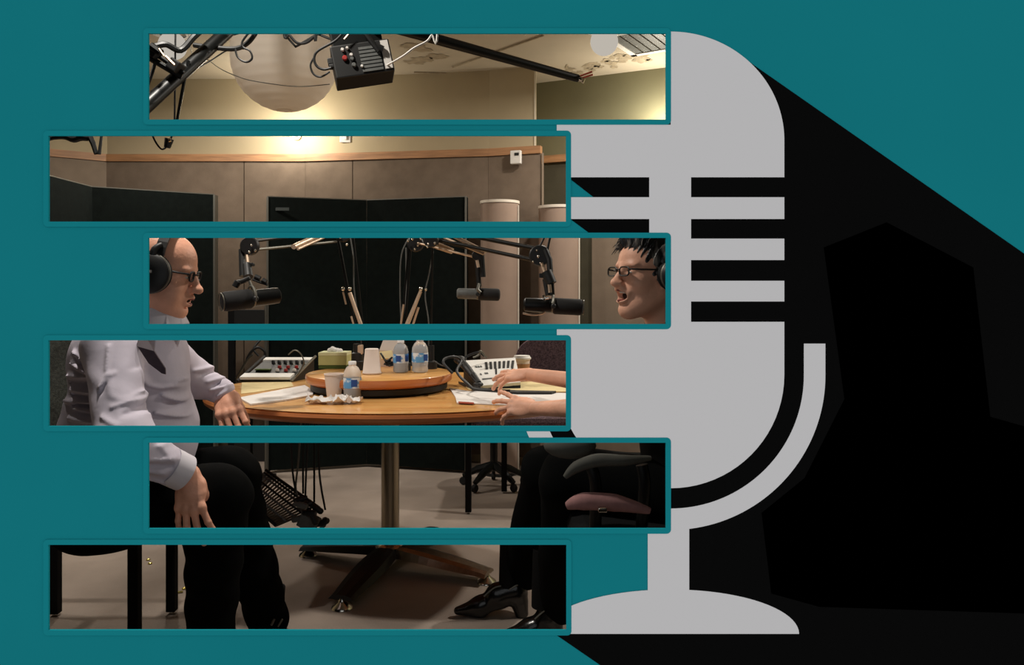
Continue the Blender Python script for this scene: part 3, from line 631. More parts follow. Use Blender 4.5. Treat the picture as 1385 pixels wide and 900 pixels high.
# ================================================================= MICROPHONES AND BOOMS
def mic(c, d, L, r, label, ring_end, m2='black_metal', rf=1.0, sil='black_metal'):
    """side address microphone: body cylinder, foam windscreen, yoke"""
    d = Vector(d).normalized(); t = thing('microphone', c, label, 'microphone')
    mb = MB(); mb.lathe([(r*.55, -L*.5), (r*.82, -L*.47), (r*.86, -L*.30), (r*.86, .02*L), (r*.7, .05*L)], c, axis=d, seg=28); mb.build('body', M[sil], t)
    mb = MB(); mb.lathe([(r*.86, .0), (r, .03*L), (r, .44*L), (r*.93, .48*L), (r*.6, .505*L), (0.001, .51*L)], c, axis=d, seg=28, cap=False); mb.build('windscreen', M['rubber'], t)
    mb = MB(); mb.lathe([(r*.88, -.03*L), (r*.92, -.02*L), (r*.92, .0)], c, axis=d, seg=28); mb.build('collar', M['edge'], t)
    if ring_end:
        mb = MB(); mb.lathe([(r*.80, .505*L), (r*.92, .50*L), (r*.92, .515*L), (r*.80, .515*L)], c, axis=d, seg=28, cap=False); mb.build('end_ring', M['edge'], t)
    s = d.cross(Vector((0, 0, 1))).normalized()
    mb = MB(); pts = [Vector(c)+s*(r*1.25*math.cos(a))+Vector((0, 0, r*1.25*math.sin(a))) for a in np.linspace(-.2, math.pi+.2, 15)]; mb.tube(pts, .0045, seg=8); mb.build('yoke', M['edge'], t)
    for sg in (-1, 1):
        mb = MB(); mb.lathe([(.009, 0), (.009, .010), (.006, .013)], Vector(c)+s*sg*r*.95, axis=s*sg, seg=14); mb.build('thumb_screw', M['black'], t)
    return t
def rod(name, p, q, r, m, par, seg=8): mb = MB(); mb.tube([p, q], r, seg=seg); return mb.build(name, M[m], par)
def disc(name, c, r, th, m, par): mb = MB(); mb.lathe([(r*.9, -th), (r, -th*.6), (r, th*.6), (r*.9, th)], c, axis=(0, 1, 0), seg=24); return mb.build(name, M[m], par)
# --- boom 1 (left) : base clamp on the turntable at px 480
by = 3.30
b1 = thing('microphone_boom_arm', (X(483, by), by, LZ), 'spring boom arm reaching left over the mixer to the man\'s microphone', 'boom arm')
mb = MB(); mb.lathe([(.034, 0), (.034, .035), (.024, .04), (.024, .07), (.016, .075), (.016, .11)], (X(483, by), by, LZ), seg=24); mb.build('clamp_base', M['black'], b1)
mb = MB(); mb.box(at(486, 473, by), (.030, .03, .04), bev=.004); mb.build('pivot_block', M['silver'], b1)
rod('lower_tube', at(484, 462, by), at(457, 322, by-.02), .0065, 'black_metal', b1); rod('lower_tube', at(493, 462, by), at(478, 322, by-.02), .0045, 'black_metal', b1)
mb = MB(); mb.tube([at(489, 442, by-.02), at(473, 396, by-.02)], .0085, seg=10); mb.tube([at(489, 442, by-.01), at(473, 396, by-.01)], .006, seg=10); mb.build('spring', M['silver'], b1)
mb = MB(); mb.tube([at(468, 412, by-.02), at(464, 395, by-.02)], .004, seg=8); mb.build('spring', M['silver'], b1)
mb = MB(); mb.tube([at(479, 442, by-.03), at(475, 428, by-.03)], .004, seg=8); mb.build('spring', M['silver'], b1)
for px in (464, 473):
    mb = MB(); mb.ball(at(px, 391, by-.02), .009); mb.build('spring_hook', M['chrome'], b1)
el = at(464, 318, by-.05); kn = at(338, 333, 2.68)
disc('elbow_plate', el, .030, .012, 'black', b1)
for (a, b) in ((-3, -5), (6, 5)):
    mb = MB(); mb.ball(at(463+a, 326+b, by-.075), .006); mb.build('bolt', M['chrome'], b1)
mb = MB(); mb.tube([at(452, 309, by-.1), at(397, 334, 2.86)], .0095, seg=10); mb.tube([at(452, 315, by-.1), at(403, 337, 2.86)], .005, seg=10); mb.build('spring', M['silver'], b1)
rod('upper_tube', at(455, 327, by-.08), at(345, 338, 2.70), .005, 'edge', b1)
rod('upper_tube', at(455, 312, by-.08), at(344, 326, 2.70), .006, 'black_metal', b1)
disc('knuckle', kn, .032, .012, 'black', b1)
for dx, dy in ((2, -1), (7, 6), (-1, 8)):
    mb = MB(); mb.ball(at(338+dx, 333+dy, 2.66), .0045, u=10, v=6); mb.build('bolt', M['chrome'], b1)
rod('drop_tube', at(334, 340, 2.68), at(337, 372, 2.64), .005, 'silver', b1); rod('drop_tube', at(327, 338, 2.69), at(328, 374, 2.66), .011, 'black', b1)
mb = MB(); mb.tube([at(334, 358, 2.65), at(336, 375, 2.62)], [.014, .016], seg=12); mb.box(at(337, 358, 2.65), (.034, .02, .012), bev=.003); mb.build('swivel', M['black'], b1)
m1 = mic(at(340, 404, 2.56), at(302, 408, 2.5)-at(380, 399, 2.62), .192, .032, 'black microphone with silver-edged body hanging in front of the bald man\'s face', True)
mb = MB(); mb.tube([at(318, 384, 2.58), at(330, 380, 2.58), at(338, 376, 2.58)], [.010, .008, .008], seg=10); mb.tube([at(318, 388, 2.57), at(322, 381, 2.57)], .011, seg=10); mb.tube([at(342, 378, 2.6), at(352, 382, 2.6), at(362, 385, 2.6)], .005, seg=8); mb.tube([at(345, 374, 2.6), at(352, 377, 2.6)], .008, seg=8); mb.tube([at(355, 379, 2.6), at(360, 382, 2.6)], .009, seg=8); mb.build('shock_bracket', M['black'], m1)
mb = MB(); mb.tube([at(337, 380, 2.575), at(344, 398, 2.575), at(343, 414, 2.565)], .0045, seg=8, sub=4); mb.build('cable', M['edge'], m1)

# --- booms 2 and 3 share a corner above the bottles
by = 3.28
b2 = thing('microphone_boom_arm', (X(556, by), by, LZ), 'short spring boom arm holding the small microphone before the first tube trap', 'boom arm')
mb = MB(); mb.lathe([(.030, 0), (.030, .03), (.018, .035), (.018, .10)], (X(546, by), by, LZ), seg=24); mb.build('clamp_base', M['black'], b2)
rod('lower_tube', at(546, 468, by), at(556, 330, by), .005, 'black_metal', b2); rod('lower_tube', at(541, 468, by), at(553, 330, by), .004, 'black_metal', b2)
mb = MB(); mb.tube([at(569, 394, by-.02), at(550, 441, by-.02)], [.007, .010], seg=10); mb.build('spring', M['silver'], b2)
mb = MB(); mb.tube([at(546, 412, by-.02), at(542, 441, by-.02)], .0045, seg=8); mb.build('spring', M['silver'], b2)
mb = MB(); mb.tube([at(566, 416, by-.01), at(558, 441, by-.01)], .005, seg=8); mb.build('spring', M['silver'], b2)
mb = MB(); mb.ball(at(569, 391, by-.02), .009); mb.ball(at(576, 392, by-.02), .006); mb.build('spring_hook', M['chrome'], b2)
disc('elbow_plate', at(562, 330, by-.02), .034, .012, 'black', b2)
for (px, py) in ((558, 324), (565, 332), (561, 337), (552, 326)):
    mb = MB(); mb.ball(at(px, py, by-.055), .005, u=10, v=6); mb.build('bolt', M['chrome'], b2)
k2 = at(646, 346, 3.05)
mb = MB(); mb.tube([at(590, 334, by-.04), at(611, 341, 3.2)], .009, seg=10); mb.tube([at(594, 330, by-.04), at(613, 338, 3.2)], .005, seg=10); mb.build('spring', M['silver'], b2)
rod('upper_tube', at(565, 329, by-.04), at(642, 348, 3.07), .0045, 'silver', b2); rod('upper_tube', at(566, 318, by-.04), at(643, 338, 3.07), .008, 'black_metal', b2)
disc('knuckle', k2, .022, .012, 'black', b2)
mb = MB(); mb.tube([at(651, 344, 3.05), at(653, 375, 3.05)], .012, seg=10); mb.tube([at(645, 350, 3.05), at(648, 388, 3.06)], .010, seg=10); mb.build('drop_tube', M['black'], b2)
rod('drop_pin', at(645, 352, 3.03), at(647, 362, 3.03), .006, 'silver', b2)
mic(at(647, 398, 3.06), at(676, 399, 3.06)-at(618, 397, 3.06), .168, .0245, 'smaller black microphone hanging in front of the first tube trap', False, sil='grey_panel')
mb = MB(); mb.tube([at(648, 384, 3.03), at(646, 392, 3.02), at(650, 396, 3.02)], .006, seg=8); mb.build('bracket', M['edge'], b2)
# boom 3
by3 = 3.15
b3 = thing('microphone_boom_arm', (X(578, by3), by3, LZ), 'long double-rod boom arm reaching right to the woman\'s microphone', 'boom arm')
mb = MB(); mb.lathe([(.026, 0), (.026, .03), (.014, .035), (.014, .10)], (X(583, 3.35), 3.35, LZ), seg=24); mb.build('clamp_base', M['black'], b3)
rod('lower_tube', at(583, 470, 3.35), at(585, 325, by3+.12), .0045, 'black_metal', b3)
disc('elbow_plate', at(583, 325, by3), .030, .012, 'black', b3)
for (px, py) in ((569, 323), (579, 330), (588, 329), (578, 334)):
    mb = MB(); mb.ball(at(px, py, by3-.04), .005, u=10, v=6); mb.build('bolt', M['chrome'], b3)
mb = MB(); mb.tube([at(596, 311, by3-.04), at(657, 341, 2.98)], .0075, seg=10); mb.tube([at(590, 317, by3-.04), at(654, 344, 2.98)], .0045, seg=10); mb.build('spring', M['silver'], b3)
rod('upper_tube', at(590, 310, by3-.05), at(727, 337, 2.78), .0085, 'black_metal', b3, 10); rod('upper_tube', at(600, 326, by3-.05), at(722, 352, 2.78), .0075, 'black_metal', b3, 10)
disc('knuckle', at(730, 346, 2.76), .038, .014, 'black', b3)
for (px, py) in ((728, 347), (726, 339), (731, 356), (721, 354)):
    mb = MB(); mb.ball(at(px, py, 2.725), .0055 if px == 728 else .0035, u=10, v=6); mb.build('bolt', M['chrome'], b3)
rod('drop_tube', at(733, 356, 2.74), at(738, 372, 2.72), .006, 'silver', b3)
mb = MB(); mb.tube([at(737, 338, 2.75), at(743, 352, 2.74), at(744, 368, 2.73)], .011, seg=10); mb.tube([at(739, 368, 2.72), at(746, 384, 2.71)], [.020, .019], seg=12); mb.box(at(735, 373, 2.72), (.03, .02, .016), bev=.003); mb.tube([at(737, 378, 2.72), at(741, 400, 2.71)], .009, seg=10); mb.tube([at(746, 384, 2.71), at(747, 400, 2.71)], .009, seg=10); mb.build('swivel', M['black'], b3)
rod('swivel_pin', at(743, 385, 2.69), at(744, 396, 2.69), .006, 'silver', b3)
mb = MB(); mb.tube([at(727, 338, 2.76), at(733, 328, 2.76), at(739, 314, 2.76)], .0035, seg=8, sub=3); mb.tube([at(740, 342, 2.75), at(742, 330, 2.75), at(746, 314, 2.75)], .004, seg=8, sub=3); mb.build('cable', M['black'], b3)
m3 = mic(at(748, 414, 2.70), at(786, 415, 2.70)-at(706, 411, 2.70), .205, .0285, 'black microphone with ringed round end hanging before the laughing woman', True)
mb = MB(); mb.tube([at(735, 400, 2.67), at(738, 404, 2.665), at(742, 403, 2.665)], .005, seg=8); mb.build('bracket', M['chrome'], m3)
mb = MB(); mb.tube([at(707, 424, 2.69), at(722, 426, 2.69), at(734, 424, 2.69), at(740, 418, 2.69)], .0035, seg=8, sub=4); mb.build('cable', M['silver'], m3)
# hanging black cables along the boom uprights
for i, (pts, lb) in enumerate((([(553, 322), (543, 345), (541, 390), (543, 440), (548, 470)], 'grey cable curving down left of the middle boom uprights'),
                 ([(549, 335), (549, 400), (546, 455)], 'straight thin cable beside the middle boom uprights'),
                 ([(586, 340), (580, 372), (575, 400), (580, 440), (578, 468)], 'thin cable falling from the right elbow to the turntable'),
                 ([(474, 322), (478, 350), (479, 392), (486, 440), (492, 480)], 'thin cable running down the left boom upright'))):
    pipe_thing('boom_cable', [at(x, y, 3.36) for x, y in pts[:-1]]+[Vector((X(pts[-1][0], 3.34), 3.34, LZ+.004))], .003, lb, 'cable', 'grey_panel', 6, 5)
# ================================================================= THINGS ON THE TABLE
def yz(py, z): return F*(HC-z)/(py-HY)     # distance at which height z shows on row py
# tissue box
Y0 = yz(499, LZ)
t = thing('tissue_box', (X(450, Y0), Y0+.03, LZ), 'pale green tissue box with a tissue tuft on the left of the turntable', 'tissue box')
cx, cy = X(450, Y0), Y0+.045
mb = MB(); mb.box((cx, cy, LZ+.008), (.118, .10, .015)); mb.build('box_bottom', M['green_dk'], t)
mb = MB(); mb.box((cx, cy, LZ+.036), (.119, .102, .040)); mb.build('box_body', M['green'], t)
mb = MB(); mb.box((cx, cy, LZ+.063), (.12, .103, .013)); mb.build('box_top', M['lime'], t)
mb = MB()
for i in range(5): mb.ball((cx-.022+.011*i, cy, LZ+.074+.004*math.sin(i*1.4)), (.012, .018, .012+.003*(i % 2)), u=12, v=8)
mb.build('tissue', M['paper'], t)
# foam cups
def cup(px, pbase, ptop, z, r0, r1, label, up=True):
    Y = yz(pbase, z); h = (pbase-ptop)*Y/F; x = X(px, Y)
    t = thing('foam_cup', (x, Y, z), label, 'cup')
    mb = MB(); prof = [(r0, 0), (r0+.0005, .003), (r1, h-.005), (r1+.002, h-.004), (r1+.002, h), (r1-.002, h), (r0-.001, .006), (.0005, .005)] if up else [(r0, 0), (r0+.002, .002), (r0+.002, .006), (r0, .008), (r1, h-.002), (r1-.003, h), (.0005, h-.001)]
    mb.lathe(prof, (x, Y, z+.001), seg=32, cap=False)
    mb.build('cup_body', M['cup'], t); return t, x, Y, h
cup(503, 506, 472, LZ, .036, .027, 'white foam cup turned upside down on the turntable before the bottles', up=False)
cup(452, 539, 506, TZ, .026, .036, 'white foam cup on the table in front of the turntable, left of the bottle')
# paper coffee cup with lid
Yc = 3.52; zc = TZ
t = thing('coffee_cup', (X(706, Yc), Yc, zc), 'paper coffee cup with a white lid and brown sleeve right behind the telephone', 'cup')
hh = .098
mb = MB(); mb.lathe([(.026, .001), (.036, hh)], (X(706, Yc), Yc, zc), seg=30); mb.build('cup_body', M['cup'], t)
mb = MB(); mb.lathe([(.0305, .028), (.036, .078), (.034, .078)], (X(706, Yc), Yc, zc), seg=30, cap=False); mb.build('sleeve', M['cup_sleeve'], t)
mb = MB(); mb.lathe([(.036, hh-.002), (.041, hh), (.041, hh+.007), (.037, hh+.010), (.035, hh+.016), (.001, hh+.016)], (X(706, Yc), Yc, zc), seg=30, cap=False); mb.build('lid', M['white'], t)
# water bottles
def bottle_proto():
    t = thing('water_bottle', (0, 0, 0), 'x', 'bottle')
    mb = MB(); mb.lathe([(.001, .004), (.022, 0), (.030, .004), (.032, .012), (.0305, .03), (.032, .045), (.0315, .05), (.0315, .10), (.032, .105), (.030, .125), (.022, .145), (.013, .155), (.0125, .165)], (0, 0, 0), seg=28, cap=False); mb.build('bottle_shell', M['plastic_clear'], t)
    mb = MB(); mb.lathe([(.0322, .052), (.0322, .099), (.0318, .099), (.0318, .052)], (0, 0, 0), seg=28, cap=False); mb.build('paper_label', M['label_blue'], t)
    mb = MB()
    for a0 in (-2.4, -1.15):
        vs = []; n = 6
        for i in range(n+1):
            a = a0+.7*i/n; vs += [(.0327*math.cos(a), .0327*math.sin(a), .060), (.0327*math.cos(a), .0327*math.sin(a), .092)]
        mb.add(vs, [(2*i, 2*i+2, 2*i+3, 2*i+1) for i in range(n)], True)
    mb.build('label_print', M['label_dark'], t)
    mb = MB(); mb.lathe([(.0145, .158), (.0145, .172), (.013, .174)], (0, 0, 0), seg=20); mb.build('cap', M['cap'], t)
    return t
bp = bottle_proto()
spots = [(542, 505, LZ, 0.3, .235, 'clear blue-labelled water bottle, left of the pair at the back of the turntable'),
         (568, 505, LZ, 1.4, .245, 'clear blue-labelled water bottle, right of the pair at the back of the turntable'),
         (476.5, 541, TZ, .9, .0, 'clear blue-labelled water bottle standing on the table beside the foam cup')]
for i, (px, pb, z, a, _, lb) in enumerate(spots):
    o = bp if i == 0 else copy_tree(bp)
    Y = yz(pb-1, z); o.location = (X(px, Y), Y, z+.0005); o.rotation_euler[2] = a; o['label'] = lb; o['group'] = 'water bottles on the table'
    sc = {0: (.0, 44), 1: (.0, 47), 2: (.0, 51)}[i][1]*Y/F/.174; o.scale = (sc*1.28,)*2+(sc,)
# white paper cone and yellow pad with small cables on the turntable
Y = 3.42
t = thing('paper_cone', (X(522, Y), Y, LZ), 'white folded paper standing behind the bottles on the turntable', 'paper')
mb = MB(); mb.prism([at(513, 474, Y), at(519, 458, Y), at(544, 458, Y), at(546, 476, Y), at(546, 502, Y+.04), at(513, 502, Y+.04)], (0, .006, 0)); mb.build('folded_sheet', M['paper'], t)
Y = 3.36
tag(MB().prism([at(513, 476, Y), at(530, 474, Y), at(532, 484, Y-.02), at(516, 486, Y-.02)], (0, .003, -.004)).build('yellow_note', M['paper_y']), 'yellow note card leaning behind the upside-down foam cup', 'card')
for i in range(3):
    pts = [at(515+2*i, 478+3*i, 3.22), at(522, 488+i, 3.2-.02*i), at(530-2*i, 484+4*i, 3.2), at(520+3*i, 493+i, 3.16), at(531, 490+2*i, 3.18)]
    pts = [Vector((p.x, p.y, max(p.z, LZ+.006))) for p in pts]
    pipe_thing('patch_cable', pts, .004, ['upper black patch cable tangled between cup and bottles', 'middle black patch cable tangled between cup and bottles', 'lowest black patch cable tangled between cup and bottles'][i], 'cable', 'black', 6, 5)
pipe_thing('patch_cable', [at(586, 488, 3.3), at(596, 494, 3.28), at(606, 497, 3.25)], .003, 'thin black cable at the right rim of the turntable', 'cable', 'black', 6, 5)
# mixer
my0 = yz(517, TZ); x0 = X(326, my0); x1 = X(395, my0); my1 = my0+.20
t = thing('mixer', ((x0+x1)/2, my0+.1, TZ), 'tilted grey mixer with rows of knobs and red lights on the left of the table', 'mixer')
zf = .012; zb = .085
def mp(u, v, h=0.0):   # u across 0..1, v front..back 0..1
    sk = .05*v; return Vector((x0+(x1-x0)*u+sk, my0+.19*v, TZ+zf+(zb-zf)*v+h))
mb = MB()
vs = [mp(0, 0), mp(1, 0), mp(1, 1), mp(0, 1)]+[Vector((p.x, p.y, TZ+.001)) for p in (mp(0, 0), mp(1, 0), mp(1, 1), mp(0, 1))]
mb.add(vs, [(0, 1, 2, 3), (4, 5, 6, 7), (0, 1, 5, 4), (1, 2, 6, 5), (2, 3, 7, 6), (3, 0, 4, 7)]); mb.build('case', M['black'], t)
def slab(u0, u1, v0, v1, h0, h1):
    mb = MB(); a = [mp(u0, v0, h0), mp(u1, v0, h0), mp(u1, v1, h0), mp(u0, v1, h0)]; b = [mp(u0, v0, h1), mp(u1, v0, h1), mp(u1, v1, h1), mp(u0, v1, h1)]
    return mb.add(a+b, [(0, 1, 2, 3), (4, 5, 6, 7), (0, 1, 5, 4), (1, 2, 6, 5), (2, 3, 7, 6), (3, 0, 4, 7)])
slab(.03, .97, .22, .84, .0005, .004).build('faceplate', M['mixer_face'], t)
slab(.01, .99, .86, .99, .0005, .010).build('top_strip', M['white'], t)['label'] = 'white rear strip'
slab(-.02, .97, -.02, .17, .0005, .012).build('front_strip', M['white'], t)['label'] = 'white front wrist strip'
for i in range(6):
    mb = MB(); c = mp(.28+.12*i, .74, .004); mb.lathe([(.008, 0), (.0075, .012), (.006, .014)], c, seg=12); mb.build('knob', M['black'], t)
for i in range(3):
    for j in range(2):
        mb = MB(); c = mp(.52+.17*i+.03*j, .50-.16*j, .004); mb.lathe([(.0085, 0), (.008, .010), (.006, .012)], c, seg=12); mb.build('knob', M['red'] if (i+j) % 2 == 0 or j == 0 else M['lightgrey'], t)['label'] = 'red knob' if (i+j) % 2 == 0 or j == 0 else 'pale knob'
mb = MB()
for i in range(3): mb.box(mp(.14+.10*i, .42, .006), (.022, .05, .004))
mb.build('meter', M['green_dk'], t)
for u in (-.035, 1.02):
    mb = MB(); mb.tube([mp(u, -.08, .0), mp(u, 1.02, .012)], .006, seg=8); mb.build('side_cheek', M['black'] if u < 0 else M['edge'], t)
for i, (pts, lb) in enumerate((([(319, 512), (328, 498), (335, 486), (342, 480)], 'black cable at the left side of the mixer'), ([(390, 480), (398, 474), (406, 478), (411, 490), (406, 502), (400, 510)], 'grey cable looping at the right side of the mixer'))):
    pipe_thing('mixer_cable', [Vector((p.x, p.y, max(p.z, TZ+.006))) for p in [at(x, y, 3.35) for x, y in pts]], .005 if i == 0 else .003, lb, 'cable', 'black' if i == 0 else 'edge', 6, 5)
# paper sheets (thin stacks with real thickness)
def sheet(name, pix, z, th, m, label, cat='paper', group=None, sheets=1):
    pts = [Vector((X(px, yz(py, z)), yz(py, z), z)) for px, py in pix]
    mb = MB(); mb.prism(pts, (0, 0, th)); o = mb.build(name, M[m]); return tag(o, label, cat, group)
zt = TZ+.0008
sheet('paper_stack', [(323, 540), (339, 549), (392, 542), (423, 536), (424, 530), (412, 523)], zt, .006, 'paper', 'stack of white paper under the man\'s resting hand, in front of the mixer')
sheet('cream_folder', [(327, 518), (394, 517), (397, 523), (345, 531), (326, 533)], zt, .001, 'paper_y', 'cream sheet of paper between the mixer and the white paper stack')
sheet('paper_sheet', [(608, 526), (616, 538), (618, 546), (690, 549), (730, 545), (776, 540), (776, 533), (660, 531), (634, 530)], zt, .003, 'paper', 'white papers spread under the woman\'s near hand')
sheet('note_pad', [(625, 519), (634, 528), (700, 531), (770, 531), (790, 524), (772, 516), (700, 518)], zt+.0005, .0035, 'paper_y', 'cream pages of the open black notebook by the woman\'s far hand')
sheet('notebook_cover', [(620, 519), (640, 529), (700, 534.5), (746, 534.5), (752, 532.5), (700, 531.5), (650, 528)], zt+.001, .010, 'black', 'black edge cover of the open notebook')
sheet('pen_like_pencil', [(620, 544.3), (620.5, 546), (641, 547), (641, 545.6)], zt+.0032, .003, 'wire_red', 'red pencil lying on the papers near the table edge', 'pencil')
for o in bpy.data.objects:
    if o.name.startswith('pen_like'): o.name = 'pencil'
# crumpled wrapper
rnd = random.Random(5); Y = yz(546, TZ); cx = X(452, Y)
bm = bmesh.new(); bmesh.ops.create_grid(bm, x_segments=22, y_segments=10, size=.5)
vs = []
for v in bm.verts:
    x = v.co.x; y = v.co.y; n1 = mnoise.noise(Vector((x*7, y*5, 3))); n2 = mnoise.noise(Vector((x*13, y*11, 9)))
    vs.append((cx+x*.195+.01*n2, Y+y*.085*(1-.3*abs(x))+.012*n1, TZ+.004+.034*(abs(n1)+.6*abs(n2))))
bm.verts.index_update(); fs = [tuple(v.index for v in f.verts) for f in bm.faces]; bm.free()
mb = MB(); mb.add(vs, fs); o = mb.build('crumpled_wrapper', M['paper']); so = o.modifiers.new('s', 'SOLIDIFY'); so.thickness = .0008
tag(o, 'crumpled white paper wrapper below the foam cup and bottle', 'wrapper')
t = thing('pen', (X(500, yz(538, TZ)), yz(538, TZ), TZ), 'silver and black pen on the table right of the front bottle', 'pen')
a = Vector((X(488, 2.92), yz(537, TZ), TZ+.005)); b = Vector((X(504, 2.92), yz(538.5, TZ), TZ+.005)); c_ = Vector((X(513, 2.90), yz(539, TZ), TZ+.005))
mb = MB(); mb.tube([a, b], .0035, seg=8); mb.build('barrel', M['edge'], t); mb = MB(); mb.tube([b, c_], [.006, .004], seg=8); mb.build('grip', M['black'], t)
# telephone: slanted white keypad panel, black handset and body
phone = None
kc = [Vector(p) for p in (at(651, 522, 3.19), at(704, 517, 3.21), at(697, 484, 3.40), at(627, 488, 3.40))]
t = thing('conference_telephone', (X(668, 3.05), 3.05, TZ), 'white slanted keypad console with black keys to the right of the turntable', 'telephone'); phone = t
dn = (kc[1]-kc[0]).cross(kc[3]-kc[0]).normalized(); dn = dn if dn.z > 0 else -dn
mb = MB(); mb.prism(kc, -dn*.014); mb.build('face_panel', M['white'], t)
def kp(u, v, h=.0): return (kc[0]*(1-u)+kc[1]*u)*(1-v)+(kc[3]*(1-u)+kc[2]*u)*v+dn*h
def keybox(u0, v0, u1, v1, name='key', m='black', sk=0.0):
    mb = MB(); mb.prism([kp(u0, v0, .0003), kp(u1, v0, .0003), kp(u1+sk, v1, .0003), kp(u0+sk, v1, .0003)], dn*.003); return mb.build(name, M[m], t)
for i in range(7): keybox(.32+.090*i, .58, .372+.090*i, .86, sk=.055)
keybox(.47, .36, .51, .58, sk=.05); keybox(.86, .52, .90, .60, sk=.02)
for u, v in ((.14, .68), (.19, .68), (.24, .68), (.14, .38), (.25, .40), (.29, .40)): keybox(u, v, u+.035, v+.05, 'printed_mark', 'grey_panel')
keybox(.12, .20, .38, .235, 'printed_line', 'grey_panel'); keybox(.40, .12, .66, .16, 'printed_line', 'black'); keybox(.42, .20, .66, .22, 'printed_line', 'grey_panel')
mb = MB(); mb.prism([kc[0]-dn*.0145, kc[1]-dn*.0145, kc[2]-dn*.0145, kc[3]-dn*.0145, ], -dn*.001)
base = [kc[0], kc[1], Vector((kc[2].x, kc[2].y, TZ+.002)), Vector((kc[3].x, kc[3].y, TZ+.002))]
lo = [Vector((p.x, p.y, TZ+.0015)) for p in kc]; hi = [p-dn*.0155 for p in kc]
mb = MB(); mb.add(lo+hi, [(0, 1, 2, 3), (4, 5, 6, 7), (0, 1, 5, 4), (1, 2, 6, 5), (2, 3, 7, 6), (3, 0, 4, 7)]); mb.build('body', M['black'], t)
h = thing('telephone_handset', at(640, 500, 3.0), 'black handset lying along the left side of the white keypad console', 'handset')
mb = MB(); mb.tube([at(622, 488, 3.30), at(633, 500, 3.22), at(647, 519, 3.12)], [.018, .016, .012], seg=12, sub=5); mb.tube([at(648, 518, 3.12), at(640, 506, 3.16)], .010); mb.build('grip', M['black'], h)
mb = MB(); mb.ball(at(622, 487, 3.30), (.026, .02, .018)); mb.ball(at(647, 520, 3.12), (.02, .02, .010)); mb.build('earpiece', M['black'], h)
mb = MB(); mb.tube([Vector((p.x, p.y, max(p.z, TZ+.008))) for p in [at(612, 505, 3.0), at(600, 492, 3.02), at(603, 485, 3.05), at(615, 483, 3.08), at(624, 489, 3.1), at(618, 503, 2.98), at(632, 519, 2.93), at(645, 527, 2.90), at(690, 529, 2.88)]], .0055, seg=8, sub=6); mb.build('cord', M['black'], phone)
mb = MB(); mb.tube([at(625, 486, 3.3), at(636, 480, 3.32), at(648, 477, 3.33), at(655, 482, 3.33)], .005, seg=8, sub=6); mb.build('cord', M['black'], phone)
mb = MB(); mb.tube([at(640, 484, 3.28), at(648, 480, 3.28), at(650, 475, 3.28), at(658, 484, 3.3)], .004, seg=8, sub=6); mb.build('cord', M['edge'], phone)
# ---- metal cable tray hanging under the table with connectors
t = thing('cable_tray', at(385, 665, 2.95), 'ribbed black metal cable tray full of connectors hanging slanted under the table', 'cable tray')
ty = 2.95
q0, q1, q2, q3 = at(336, 640, 3.02), at(362, 640, 3.20), at(430, 688, 3.10), at(372, 712, 2.88)   # corners
q0 = at(332, 676, 2.86)
def tp(u, v, h=0): return (q0*(1-u)+q3*u)*(1-v)+(q1*(1-u)+q2*u)*v+Vector((0, -.25*h, h))
mb = MB()
for i in range(19): mb.tube([tp(i/18, 0), tp(i/18, 1)], .0042, seg=6)
mb.build('slats', M['edge'], t)
for v in (0, .22, .44, .62, .80, .90, 1.0):
    mb = MB(); mb.tube([tp(-.04, v, .006), tp(1.03, v, .006)], .0065 if v in (0, 1.0) else .0042, seg=6); mb.build('rail', M['black_metal'] if v in (0, 1.0, .62, .90) else M['grey_panel'], t)
rnd = random.Random(11)
for i in range(12):
    c = at(400+38*rnd.random(), 676+32*rnd.random(), 2.90+.1*rnd.random()); a = rnd.uniform(0, 6.28); d = Vector((math.cos(a), .3, math.sin(a)*.6)).normalized()
    mb = MB(); mb.lathe([(.008, -.025), (.012, -.018), (.012, .012), (.009, .014), (.009, .028)], c, axis=d, seg=12); mb.build('connector', M['black'] if i % 3 else M['grey_panel'], t)
mb = MB(); mb.box(at(418, 706, 2.95), (.07, .06, .05), Matrix.Rotation(.5, 3, 'Y'), bev=.005); mb.build('junction_box', M['grey_panel'], t)
for i, (pts, lb) in enumerate((([(392, 560), (396, 640), (404, 680)], 'leftmost black cable hanging from the table down to the tray'), ([(408, 560), (404, 620), (400, 660), (405, 678)], 'pale-edged black cable hanging second from the left to the tray'),
        ([(412, 560), (410, 620), (410, 668)], 'middle black cable hanging from the table down to the tray'), ([(418, 560), (414, 640), (413, 672)], 'fourth black cable from the left hanging to the tray'), ([(430, 560), (432, 640), (440, 690)], 'rightmost black cable hanging from the table to the tray end'))):
    pipe_thing('hanging_cable', [Vector((p.x, p.y, min(p.z, TZ-.045))) for p in [at(x, y, 3.02) for x, y in pts]], .004, lb, 'cable', 'black' if i != 1 else 'edge', 6, 5)
mb = MB(); mb.tube([at(345, 640, 3.1), at(340, 612, 3.1), (at(340, 600, 3.1).x, 3.1, TZ-.04)], .006); mb.tube([at(425, 680, 3.08), (at(425, 600, 3.08).x, 3.08, TZ-.04)], .004); mb.build('hanger', M['black_metal'], t)
# ---- small brass bits on the floor
for i, (px, py, lb) in enumerate(((200.5, 757, 'upper of two tiny brass studs on the carpet between the chair legs'), (203, 762, 'lower of two tiny brass studs on the carpet between the chair legs'), (249, 796, 'tiny brass stud on the carpet by the trouser hem'), (242, 802, 'thin brass pin on the carpet beside the far right chair leg'))):
    Y = yz(py, 0.004); mb = MB(); mb.lathe([(.009, 0), (.008, .004), (.003, .007)], (X(px, Y), Y, 0.001), seg=12) if i != 3 else mb.tube([(X(px-4, Y), Y, .004), (X(px+4, Y), Y+.01, .004)], .004, seg=6)
    tag(mb.build('brass_stud' if i != 3 else 'brass_pin', M['brass']), lb, 'stud')
